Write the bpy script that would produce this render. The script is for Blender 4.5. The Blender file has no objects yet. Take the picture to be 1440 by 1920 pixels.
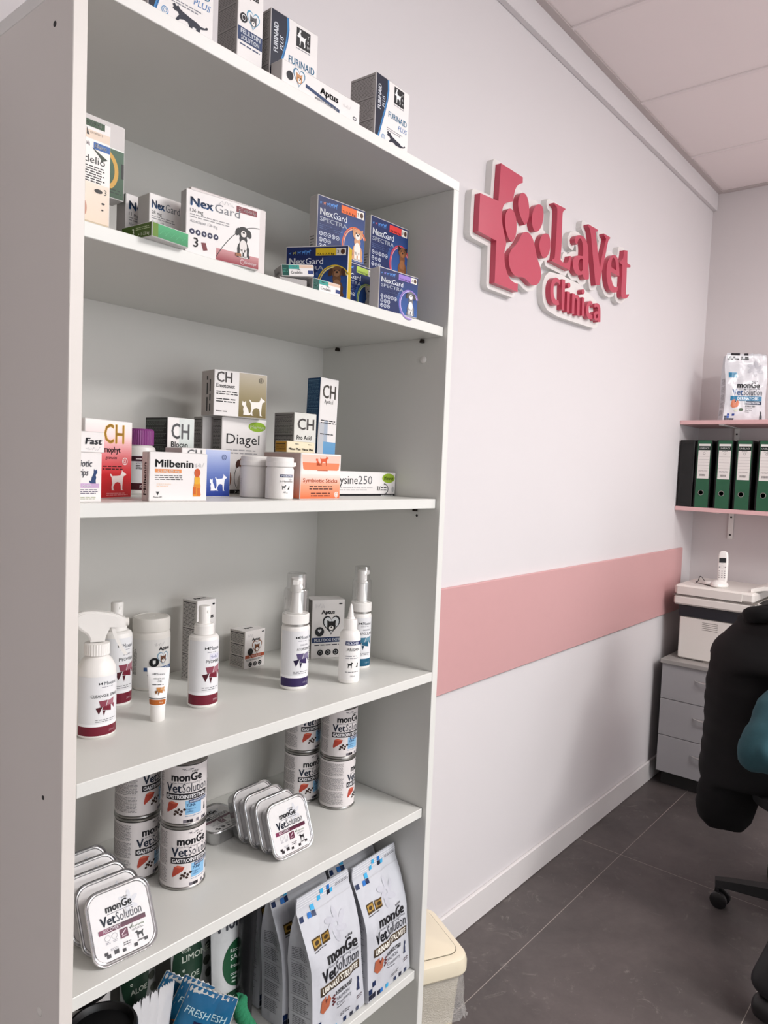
import bpy, bmesh, math, random
from mathutils import Vector, Matrix
from mathutils.geometry import tessellate_polygon
sc = bpy.context.scene
COL = sc.collection
PI = math.pi
R = math.radians
# ------------------------------------------------------------------ camera, light, exposure
cam_data = bpy.data.cameras.new('camera')
cam = bpy.data.objects.new('camera', cam_data); COL.objects.link(cam)
cam_data.sensor_fit = 'VERTICAL'; cam_data.sensor_height = 24.0
cam_data.lens = 1379.95 / 1920 * 24.0
cam_data.clip_start = 0.02
CX, CY, CZ = -0.4396, -0.8714, 1.4743
cam.matrix_world = Matrix(((0.641885, 0.020095, -0.766538, CX), (-0.765755, 0.069005, -0.639420, CY), (0.040046, 0.997414, 0.059681, CZ), (0, 0, 0, 1)))
sc.camera = cam
sc.view_settings.view_transform = 'Standard'
sc.view_settings.look = 'None'
sc.view_settings.gamma = 1.0
sc.view_settings.use_curve_mapping = False
sc.view_settings.exposure = 0.15
world = bpy.data.worlds.new('world'); sc.world = world; world.use_nodes = True
world.node_tree.nodes['Background'].inputs[0].default_value = (1.0, 0.97, 0.96, 1)
world.node_tree.nodes['Background'].inputs[1].default_value = 0.12
def lamp(name, x, y, sx, sy, power, col=(1, .985, .972), z=2.925):
    l = bpy.data.lights.new(name, 'AREA'); l.shape = 'RECTANGLE'; l.size = sx; l.size_y = sy; l.energy = power; l.color = col
    o = bpy.data.objects.new(name, l); COL.objects.link(o); o.location = (x, y, z)
    return o
lamp('ceiling_lamp_near', 1.25, -1.95, .6, .6, 24)
lamp('ceiling_lamp_far', 1.7, -2.6, .6, .6, 50)
lamp('ceiling_lamp_right', 3.0, -1.3, .6, .6, 10)
lamp('ceiling_lamp_behind', 1.1, -2.9, 1.2, .6, 22)
w_ = lamp('window_daylight', 0.5, -3.57, 3.0, 1.7, 34, (.9, .965, 1.), 1.35); w_.rotation_euler = (R(90), 0, 0)
u_ = lamp('added_ceiling_fill', 2.2, -1.9, 1.6, .2, 16, (1, .96, .955), 2.5); u_.rotation_euler = (PI, 0, 0)  # added upward fill to brighten the ceiling, no such luminaire in the room
# ------------------------------------------------------------------ materials
def lin(c):
    return tuple(((x / 255) / 12.92 if x / 255 <= .04045 else ((x / 255 + .055) / 1.055) ** 2.4) for x in c[:3])
MATS = {}
def M(name, rgb=(200, 200, 200), rough=.5, metal=0., spec=.5, noise=0., nscale=30., bump=0., bscale=200., coat=0.):
    if name in MATS: return MATS[name]
    m = bpy.data.materials.new(name); m.use_nodes = True; nt = m.node_tree; b = nt.nodes['Principled BSDF']
    c = lin(rgb) + (1,)
    b.inputs['Base Color'].default_value = c; b.inputs['Roughness'].default_value = rough; b.inputs['Metallic'].default_value = metal
    b.inputs['Specular IOR Level'].default_value = spec; b.inputs['Coat Weight'].default_value = coat
    tc = nt.nodes.new('ShaderNodeTexCoord')
    n = nt.nodes.new('ShaderNodeTexNoise'); n.inputs['Scale'].default_value = nscale; n.inputs['Detail'].default_value = 4
    nt.links.new(tc.outputs['Object'], n.inputs['Vector'])
    mx = nt.nodes.new('ShaderNodeMix'); mx.data_type = 'RGBA'
    k = max(noise, .01)
    mx.inputs[6].default_value = tuple(x * (1 - k) for x in c[:3]) + (1,); mx.inputs[7].default_value = tuple(min(1, x * (1 + k)) for x in c[:3]) + (1,)
    nt.links.new(n.outputs['Fac'], mx.inputs[0]); nt.links.new(mx.outputs[2], b.inputs['Base Color'])
    if bump:
        n2 = nt.nodes.new('ShaderNodeTexNoise'); n2.inputs['Scale'].default_value = bscale; n2.inputs['Detail'].default_value = 3
        nt.links.new(tc.outputs['Object'], n2.inputs['Vector'])
        bp = nt.nodes.new('ShaderNodeBump'); bp.inputs['Strength'].default_value = bump; bp.inputs['Distance'].default_value = .002
        nt.links.new(n2.outputs['Fac'], bp.inputs['Height']); nt.links.new(bp.outputs['Normal'], b.inputs['Normal'])
    MATS[name] = m; return m
def INK(name, rough=.45, metal=0., coat=0., bump=0., bscale=60.):
    """printed surface: colour comes from the print's own colour attribute"""
    if name in MATS: return MATS[name]
    m = bpy.data.materials.new(name); m.use_nodes = True; nt = m.node_tree; b = nt.nodes['Principled BSDF']
    a = nt.nodes.new('ShaderNodeVertexColor'); a.layer_name = 'Col'
    nt.links.new(a.outputs['Color'], b.inputs['Base Color'])
    b.inputs['Roughness'].default_value = rough; b.inputs['Metallic'].default_value = metal; b.inputs['Coat Weight'].default_value = coat; b.inputs['Specular IOR Level'].default_value = .28
    if bump:
        tc = nt.nodes.new('ShaderNodeTexCoord'); n2 = nt.nodes.new('ShaderNodeTexNoise'); n2.inputs['Scale'].default_value = bscale; n2.inputs['Detail'].default_value = 2
        nt.links.new(tc.outputs['Object'], n2.inputs['Vector'])
        bp = nt.nodes.new('ShaderNodeBump'); bp.inputs['Strength'].default_value = bump; bp.inputs['Distance'].default_value = .004
        nt.links.new(n2.outputs['Fac'], bp.inputs['Height']); nt.links.new(bp.outputs['Normal'], b.inputs['Normal'])
    MATS[name] = m; return m
def GLASS(name, tint=(250, 250, 250), gloss=.12, rough=.05):
    if name in MATS: return MATS[name]
    m = bpy.data.materials.new(name); m.use_nodes = True; nt = m.node_tree; nt.nodes.clear()
    o = nt.nodes.new('ShaderNodeOutputMaterial'); t = nt.nodes.new('ShaderNodeBsdfTransparent'); g = nt.nodes.new('ShaderNodeBsdfGlossy')
    t.inputs[0].default_value = lin(tint) + (1,); g.inputs['Roughness'].default_value = rough
    lw = nt.nodes.new('ShaderNodeLayerWeight'); lw.inputs[0].default_value = .35
    mt = nt.nodes.new('ShaderNodeMath'); mt.operation = 'MULTIPLY_ADD'; mt.inputs[1].default_value = .55; mt.inputs[2].default_value = gloss
    nt.links.new(lw.outputs['Facing'], mt.inputs[0])
    mx = nt.nodes.new('ShaderNodeMixShader'); nt.links.new(mt.outputs[0], mx.inputs[0]); nt.links.new(t.outputs[0], mx.inputs[1]); nt.links.new(g.outputs[0], mx.inputs[2])
    nt.links.new(mx.outputs[0], o.inputs[0]); MATS[name] = m; return m
CARD = INK('printed_card', .42); LABEL = INK('printed_label', .32); FILM = INK('printed_film', .3, .0, .3, .35, 45.); FOIL = INK('printed_foil', .3, .75, 0, .3, 60.)
WALL = M('white_wall_paint', (219, 215, 216), .7, noise=.012, nscale=3, bump=.05, bscale=250)
WALL2 = M('grey_white_wall_paint', (214, 207, 207), .75, noise=.012, nscale=3, bump=.05, bscale=250)
MELA = M('white_melamine', (219, 219, 214), .38, noise=.012, nscale=12)
EDGE = M('white_edge_band', (228, 226, 222), .4, noise=.01)
BACKP = M('white_hardboard', (212, 210, 205), .5, noise=.012)
WPL = M('white_plastic', (236, 233, 229), .35)
WPL2 = M('ivory_plastic', (226, 222, 216), .38)
BLK = M('black_plastic', (16, 16, 17), .4)
METAL = M('brushed_steel', (170, 168, 164), .32, 1.)
ALU = M('aluminium', (205, 205, 206), .24, 1., bump=.25, bscale=90)
TIN = M('tin_plate', (165, 163, 160), .3, 1.)
CLEAR = GLASS('clear_plastic')
PINKSIGN = M('pink_acrylic', (190, 68, 90), .3, noise=.012)
PINKB = M('dusty_pink_board', (207, 160, 160), .45, noise=.015)
DARK = M('dark_gap', (30, 28, 27), .7)
# ------------------------------------------------------------------ geometry helpers
class G:
    """collects faces with one colour per corner, links them as ONE mesh object"""
    def __init__(s): s.v = []; s.f = []; s.c = []; s.m = []
    def add(s, vs, fs, col=(255, 255, 255), mi=0):
        b = len(s.v); s.v += [tuple(v) for v in vs]
        for k, f in enumerate(fs):
            s.f.append([b + i for i in f]); s.m.append(mi)
            s.c.append([col(vs[i]) for i in f] if callable(col) else [col] * len(f))
        return s
    def quad(s, a, b, c, d, col=(255, 255, 255), mi=0): return s.add([a, b, c, d], [(0, 1, 2, 3)], col, mi)
    def box(s, x0, y0, z0, x1, y1, z1, ch=0., col=(255, 255, 255), mi=0):
        if not ch:
            vs = [(x, y, z) for z in (z0, z1) for y in (y0, y1) for x in (x0, x1)]
            return s.add(vs, [(0, 2, 3, 1), (4, 5, 7, 6), (0, 1, 5, 4), (2, 6, 7, 3), (0, 4, 6, 2), (1, 3, 7, 5)], col, mi)
        vs = []; idx = {}
        for i, x in enumerate((x0, x1)):
            for j, y in enumerate((y0, y1)):
                for k, z in enumerate((z0, z1)):
                    sx, sy, sz = (1, -1)[i] * ch, (1, -1)[j] * ch, (1, -1)[k] * ch
                    for ax, v in (('x', (x, y + sy, z + sz)), ('y', (x + sx, y, z + sz)), ('z', (x + sx, y + sy, z))):
                        idx[(i, j, k, ax)] = len(vs); vs.append(v)
        q = lambda L: [idx[t] for t in L]
        fs = []
        for a, (o1, o2) in (('x', (1, 2)), ('y', (0, 2)), ('z', (0, 1))):
            ai = 'xyz'.index(a)
            for side in (0, 1):
                L = []
                for u, w in ((0, 0), (1, 0), (1, 1), (0, 1)):
                    t = [0, 0, 0]; t[ai] = side; t[o1] = u; t[o2] = w; L.append((*t, a))
                fs.append(q(L))
        for a1, a2, ax in (('x', 'y', 2), ('x', 'z', 1), ('y', 'z', 0)):
            o1, o2 = [i for i in range(3) if i != ax]
            for u in (0, 1):
                for w in (0, 1):
                    t0 = [0, 0, 0]; t0[o1] = u; t0[o2] = w; t1 = list(t0); t1[ax] = 1
                    fs.append(q([(*t0, a1), (*t1, a1), (*t1, a2), (*t0, a2)]))
        for i in (0, 1):
            for j in (0, 1):
                for k in (0, 1): fs.append(q([(i, j, k, 'x'), (i, j, k, 'y'), (i, j, k, 'z')]))
        b = len(s.f); s.add(vs, fs, col, mi); s.fix(b, Vector(((x0 + x1) / 2, (y0 + y1) / 2, (z0 + z1) / 2)))
        return s
    def fix(s, b, ctr):
        for i in range(b, len(s.f)):
            p = [Vector(s.v[k]) for k in s.f[i]]; n = Vector((0, 0, 0))
            for k in range(len(p)): n += p[k].cross(p[(k + 1) % len(p)])
            if n.dot(sum(p, Vector()) / len(p) - ctr) < 0: s.f[i].reverse(); s.c[i].reverse()
    def lathe(s, prof, n=40, cx=0, cy=0, cz=0, col=(255, 255, 255), mi=0, sx=1., sy=1., cap=True):
        vs = []; fs = []
        for r, z in prof:
            for k in range(n):
                a = 2 * PI * k / n; vs.append((cx + r * sx * math.cos(a), cy + r * sy * math.sin(a), cz + z))
        for i in range(len(prof) - 1):
            for k in range(n):
                k2 = (k + 1) % n; fs.append((i * n + k, i * n + k2, (i + 1) * n + k2, (i + 1) * n + k))
        if cap:
            if prof[0][0] > 1e-5: fs.append(tuple(range(n))[::-1])
            if prof[-1][0] > 1e-5: fs.append(tuple((len(prof) - 1) * n + k for k in range(n)))
        return s.add(vs, fs, col, mi)
    def tube(s, pts, r, n=10, col=(255, 255, 255), mi=0, cap=True):
        pts = [Vector(p) for p in pts]; vs = []; fs = []; up = Vector((0, 0, 1)); m = len(pts)
        rr = r if isinstance(r, (list, tuple)) else [r] * m
        t0 = (pts[1] - pts[0]).normalized(); nrm = t0.cross(up)
        if nrm.length < .05: nrm = t0.cross(Vector((1, 0, 0)))
        nrm.normalize()
        for i, p in enumerate(pts):
            t = (pts[min(i + 1, m - 1)] - pts[max(i - 1, 0)]).normalized()
            nrm = (nrm - t * nrm.dot(t)).normalized(); b = t.cross(nrm)
            for k in range(n):
                a = 2 * PI * k / n; vs.append(p + (nrm * math.cos(a) + b * math.sin(a)) * rr[i])
        for i in range(m - 1):
            for k in range(n): fs.append((i * n + k, i * n + (k + 1) % n, (i + 1) * n + (k + 1) % n, (i + 1) * n + k))
        if cap: fs += [tuple(range(n))[::-1], tuple((m - 1) * n + k for k in range(n))]
        return s.add(vs, fs, col, mi)
    def loft(s, rings, col=(255, 255, 255), mi=0, cap=True):
        n = len(rings[0]); vs = [v for r in rings for v in r]; fs = []
        for i in range(len(rings) - 1):
            for k in range(n): fs.append((i * n + k, i * n + (k + 1) % n, (i + 1) * n + (k + 1) % n, (i + 1) * n + k))
        if cap: fs += [tuple(range(n))[::-1], tuple((len(rings) - 1) * n + k for k in range(n))]
        return s.add(vs, fs, col, mi)
    def prism(s, poly, y0, y1, holes=(), col=(255, 255, 255), mi=0):
        """extrude a polygon in x/z from y0 to y1 (front at y0)"""
        loops = [poly] + list(holes); flat = [q for l in loops for q in l]
        tris = tessellate_polygon([[Vector((a, b, 0)) for a, b in l] for l in loops])
        n = len(flat); vs = [(a, y0, b) for a, b in flat] + [(a, y1, b) for a, b in flat]
        fs = []
        for t in tris:
            a, b, c = (Vector((flat[i][0], flat[i][1], 0)) for i in t)
            if (b - a).cross(c - a).z < 0: t = (t[0], t[2], t[1])
            fs.append(tuple(t)); fs.append(tuple(n + i for i in t)[::-1])
        o = 0
        for li, l in enumerate(loops):
            ar = sum(l[i][0] * l[(i + 1) % len(l)][1] - l[(i + 1) % len(l)][0] * l[i][1] for i in range(len(l)))
            fw = (ar > 0) != (li > 0)
            for i in range(len(l)):
                a, b = o + i, o + (i + 1) % len(l)
                fs.append((a, n + a, n + b, b) if fw else (a, b, n + b, n + a))
            o += len(l)
        return s.add(vs, fs, col, mi)
    def build(s, name, mats, parent=None, loc=None, rot=None, smooth=32):
        me = bpy.data.meshes.new(name); me.from_pydata(s.v, [], s.f)
        if not isinstance(mats, (list, tuple)): mats = [mats]
        for m in mats: me.materials.append(m)
        if len(mats) > 1: me.polygons.foreach_set('material_index', s.m)
        ca = me.color_attributes.new('Col', 'FLOAT_COLOR', 'CORNER'); flat = []; cache = {}
        for cs in s.c:
            for c in cs:
                if c not in cache: cache[c] = lin(c) + (1.,)
                flat.extend(cache[c])
        ca.data.foreach_set('color', flat)
        if smooth:
            me.polygons.foreach_set('use_smooth', [True] * len(me.polygons)); me.update(); me.set_sharp_from_angle(angle=R(smooth))
        me.update()
        o = bpy.data.objects.new(name, me); COL.objects.link(o)
        if parent: o.parent = parent
        if loc is not None: o.location = loc
        if rot is not None: o.rotation_euler = rot
        return o
def tag(o, label, cat, group=None):
    o['label'] = label; o['category'] = cat
    if group: o['group'] = group
    return o
def thing(name, label, cat, loc=(0, 0, 0), rot=0, group=None):
    o = bpy.data.objects.new(name, None); COL.objects.link(o); o.empty_display_size = .02
    o.location = loc; o.rotation_euler = rot if isinstance(rot, tuple) else (0, 0, rot)
    return tag(o, label, cat, group)
def struct(o): o['kind'] = 'structure'; return o
# ------------------------------------------------------------------ flat printing (mm units), wrapped on faces, tubs and pouches
TXT = {}
def glyphs(s, bold):
    k = (s, bold)
    if k in TXT: return TXT[k]
    cu = bpy.data.curves.new('t', 'FONT'); cu.body = s; cu.size = 1.; cu.resolution_u = 2
    ob = bpy.data.objects.new('t', cu); me = bpy.data.meshes.new_from_object(ob)
    vs = [(v.co.x, v.co.y) for v in me.vertices]; fs = [tuple(f.vertices) for f in me.polygons]
    bpy.data.objects.remove(ob); bpy.data.curves.remove(cu); bpy.data.meshes.remove(me)
    if bold > .009:      # heavier weight: the glyphs drawn again, shifted by a hair
        n = len(vs); base = list(vs); bf = list(fs); j = 0
        for dx, dy in ((1, .5), (-1, .5), (0, -.7)):
            j += 1; vs += [(a + dx * bold * 1.15, b + dy * bold) for a, b in base]; fs += [tuple(i + n * j for i in f) for f in bf]
    TXT[k] = (vs, fs); return TXT[k]
CAP = max(v[1] for v in glyphs('H', 0.)[0])
def mixc(a, b, t): return tuple(a[i] + (b[i] - a[i]) * t for i in range(3))
class S:
    def __init__(s, w, h): s.w = w; s.h = h; s.it = []
    def add(s, vs, fs, c, l): s.it.append((vs, fs, c, l)); return s
    def rect(s, x0, y0, x1, y1, c, l=1, c2=None, nx=1, ny=1):
        vs = [(x0 + (x1 - x0) * i / nx, y0 + (y1 - y0) * j / ny) for j in range(ny + 1) for i in range(nx + 1)]
        fs = [(j * (nx + 1) + i, j * (nx + 1) + i + 1, (j + 1) * (nx + 1) + i + 1, (j + 1) * (nx + 1) + i) for j in range(ny) for i in range(nx)]
        cc = c if c2 is None else (lambda q: mixc(c, c2, (q[1] - y0) / (y1 - y0)))
        return s.add(vs, fs, cc, l)
    def poly(s, pts, c, l=1):
        t = tessellate_polygon([[Vector((a, b, 0)) for a, b in pts]]); fs = []
        for f in t:
            a, b, d = (Vector((*pts[i], 0)) for i in f)
            fs.append(tuple(f) if (b - a).cross(d - a).z > 0 else (f[0], f[2], f[1]))
        return s.add(list(pts), fs, c, l)
    def shape(s, pts, x, y, w, h, c, l=2, flip=False):
        return s.poly([(x + ((1 - a) if flip else a) * w, y + b * h) for a, b in pts], c, l)
    def ell(s, cx, cy, rx, ry, c, l=1, n=18, rot=0.):
        ca, sa = math.cos(rot), math.sin(rot); pts = []
        for k in range(n):
            a = 2 * PI * k / n; u, v = rx * math.cos(a), ry * math.sin(a); pts.append((cx + u * ca - v * sa, cy + u * sa + v * ca))
        return s.add(pts, [tuple(range(n))], c, l)
    def ring(s, cx, cy, rx, ry, t, c, l=1, a0=0., a1=360., n=26, rot=0.):
        vs = []; ca, sa = math.cos(rot), math.sin(rot)
        for k in range(n + 1):
            a = R(a0 + (a1 - a0) * k / n)
            for q in (0, 1):
                u, v = (rx + q * t) * math.cos(a), (ry + q * t) * math.sin(a); vs.append((cx + u * ca - v * sa, cy + u * sa + v * ca))
        return s.add(vs, [(2 * k, 2 * k + 1, 2 * k + 3, 2 * k + 2) for k in range(n)], c, l)
    def stroke(s, pts, t, c, l=2):
        vs = []; n = len(pts)
        for i in range(n):
            a = Vector(pts[max(i - 1, 0)]); b = Vector(pts[min(i + 1, n - 1)]); d = (b - a).normalized(); nn = Vector((-d.y, d.x)) * t / 2; p = Vector(pts[i])
            vs += [tuple(p - nn), tuple(p + nn)]
        return s.add(vs, [(2 * i, 2 * i + 2, 2 * i + 3, 2 * i + 1) for i in range(n - 1)], c, l)
    def text(s, t, x, y, h, c, w=None, bold=0., l=3, al='l', rot=0, shear=0.):
        vs, fs = glyphs(t, bold)
        if not vs: return s
        x0 = min(v[0] for v in vs); x1 = max(v[0] for v in vs); k = h / CAP; kx = k if w is None else w / (x1 - x0); W = (x1 - x0) * kx
        off = {'l': 0, 'c': -W / 2, 'r': -W}[al]; out = []
        for a, b in vs:
            u = (a - x0) * kx + off; v = b * k; u += v * shear
            if rot: u, v = -v, u
            out.append((x + u, y + v))
        return s.add(out, fs, c, l)
    def micro(s, x0, y0, x1, y1, rows, c, seed=1, fill=.42, l=2, ragged=.25):
        rnd = random.Random(seed); dy = (y1 - y0) / rows; vs = []; fs = []
        for j in range(rows):
            y = y1 - (j + .75) * dy; x = x0; end = x1 - rnd.random() * ragged * (x1 - x0)
            while x < end:
                w = min(end - x, dy * rnd.uniform(1., 3.2)); b = len(vs)
                vs += [(x, y), (x + w, y), (x + w, y + dy * fill), (x, y + dy * fill)]; fs.append((b, b + 1, b + 2, b + 3)); x += w + dy * .45
        return s.add(vs, fs, c, l)
    def microv(s, x0, y0, x1, y1, rows, c, seed=1):
        t = S(1, 1); t.micro(0, 0, y1 - y0, x1 - x0, rows, c, seed)
        vs, fs, cc, l = t.it[0]; return s.add([(x1 - b, y0 + a) for a, b in vs], [f for f in fs], cc, l)
    def scrawl(s, x, y, w, h, c=(120, 120, 150), seed=1, t=.35, l=4):
        rnd = random.Random(seed); pts = []
        n = 16
        for i in range(n): pts.append((x + w * (i + rnd.uniform(-.4, .4)) / n, y + h * rnd.random()))
        return s.stroke(pts, t, c, l)
    def emit(s, g, f, mi=0, cut=0.):
        """cut > 0: split faces wider than cut mm so that print follows a curved surface"""
        for vs, fs, c, l in s.it:
            if cut:
                vs = list(vs); st = list(fs); fs = []
                while st:
                    q = st.pop(); us = [vs[i][0] for i in q]
                    if max(us) - min(us) <= cut: fs.append(q); continue
                    if len(q) > 3: st += [(q[0], q[i], q[i + 1]) for i in range(1, len(q) - 1)]; continue
                    i = max(range(3), key=lambda k: abs(vs[q[k]][0] - vs[q[(k + 1) % 3]][0])); a, b, d = q[i], q[(i + 1) % 3], q[(i + 2) % 3]
                    vs.append(((vs[a][0] + vs[b][0]) / 2, (vs[a][1] + vs[b][1]) / 2)); m = len(vs) - 1; st += [(a, m, d), (m, b, d)]
            b = len(g.v); g.v += [tuple(f(u, v, l)) for u, v in vs]
            cs = [c(q) for q in vs] if callable(c) else None
            for fc in fs:
                g.f.append([b + i for i in fc]); g.m.append(mi); g.c.append([cs[i] for i in fc] if cs else [c] * len(fc))
def cylmap(r, th0, cx=0., cy=0., z0=0., e=.00022, sx=1., sy=1.):
    def f(u, v, l):
        a = th0 + u / 1e3 / r; q = r + e + l * .00012; return (cx + q * sx * math.cos(a), cy + q * sy * math.sin(a), z0 + v / 1e3)
    return f
DOG = [(.02, .72), (0, .8), (.08, .78), (.14, .69), (.4, .7), (.62, .72), (.7, .86), (.72, 1), (.78, .9), (.92, .84), (.99, .78), (.94, .72), (.84, .7), (.8, .58), (.78, .42), (.76, .2), (.76, .04), (.84, 0), (.68, 0), (.66, .22), (.62, .36), (.45, .4), (.32, .36), (.26, .28), (.2, .18), (.22, .04), (.29, 0), (.12, 0), (.1, .18), (.14, .3), (.12, .45), (.1, .6)]
CATS = [(.3, 0), (.75, 0), (.72, .2), (.78, .4), (.72, .55), (.76, .62), (.88, .7), (.88, .78), (.84, .99), (.74, .9), (.64, .9), (.54, 1), (.5, .84), (.5, .7), (.4, .55), (.28, .4), (.22, .2), (.1, .14), (.02, .24), (0, .12), (.1, .02)]
CATW = [(0, .92), (.03, .8), (0, .74), (.06, .66), (.14, .66), (.18, .55), (.12, .38), (.08, .22), (.14, .2), (.2, .35), (.3, .42), (.42, .4), (.46, .25), (.5, .1), (.56, .08), (.55, .2), (.56, .32), (.66, .3), (.66, .15), (.62, 0), (.7, -.02), (.76, .2), (.78, .38), (.86, .42), (.98, .52), (1, .62), (.96, .64), (.9, .54), (.78, .52), (.68, .62), (.5, .68), (.3, .78), (.2, .86), (.16, .98), (.11, .9), (.06, 1)]
DOGSIT = [(.2, 0), (.8, 0), (.86, .06), (.8, .2), (.82, .4), (.74, .58), (.68, .66), (.7, .8), (.66, .92), (.56, 1), (.42, 1), (.32, .92), (.3, .8), (.34, .66), (.26, .55), (.2, .38), (.22, .2), (.14, .06)]
def heart(cx, cy, w, h):
    pts = []
    for k in range(26):
        t = 2 * PI * k / 26; x = 16 * math.sin(t) ** 3; y = 13 * math.cos(t) - 5 * math.cos(2 * t) - 2 * math.cos(3 * t) - math.cos(4 * t)
        pts.append((cx + x / 34 * w, cy + (y + 2.5) / 29 * h))
    return pts[::-1]
def doggy(s, x, y, h, body, chest, ear, face=None, l=4, lean=0., up=False):
    """printed picture of a sitting dog"""
    w = h * .7; face = face or body; P = lambda a, b: (x + a * w + lean * b * h, y + b * h)
    s.poly([P(a, b * .72) for a, b in DOGSIT], body, l)
    s.ell(*P(.5, .36), w * .19, h * .2, chest, l + 1)
    for a in (.4, .62): s.rect(P(a - .07, 0)[0], y, P(a + .07, 0)[0], y + h * .26, chest, l + 1); s.ell(P(a, 0)[0], y + h * .02, w * .12, h * .035, chest, l + 1)
    s.ell(*P(.5, .8), w * .29, h * .17, face, l + 2)
    for a, sg in ((.2, -1), (.8, 1)):
        if up: s.poly([P(a + sg * .02, .99), P(.5 + sg * .1, .92), P(.5 + sg * .3, .8)][::-sg], ear, l + 3)
        else: s.ell(*P(a, .78), w * .1, h * .13, ear, l + 3, rot=sg * .3)
    s.ell(*P(.5, .74), w * .14, h * .1, chest, l + 3); s.ell(*P(.5, .78), w * .06, h * .03, (20, 18, 18), l + 4)
    for a in (.4, .6): s.ell(*P(a, .84), w * .04, h * .02, (20, 18, 18), l + 4)
def bowtie(s, x, y, k, c):
    s.poly([(x, y + k), (x, y), (x + k * .5, y + k * .4)], c, 3); s.poly([(x + k * 1.2, y + k), (x + k * .5, y + k * .5), (x + k * 1.2, y)], c, 3)
def facets(s, x, y, k, c):
    d = lambda t: mixc(c, (0, 0, 0), t); w = lambda t: mixc(c, (255, 255, 255), t)
    for pts, col in (([(.2, 1), (.75, 1.02), (.62, .62), (.3, .62)], w(.15)), ([(.78, .98), (1.25, 1.1), (1.2, .7), (.66, .6)], w(.35)), ([(0, .55), (.42, .62), (.2, .12)], d(.35)), ([(.45, .6), (1.0, .74), (1.02, .28), (.4, .42)], c), ([(1.02, .7), (1.3, .72), (1.28, .4)], w(.2)), ([(.42, .38), (.62, .36), (.52, 0)], d(.3))):
        s.poly([(x + a * k, y + b * k) for a, b in pts][::-1], col, 3)
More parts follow.
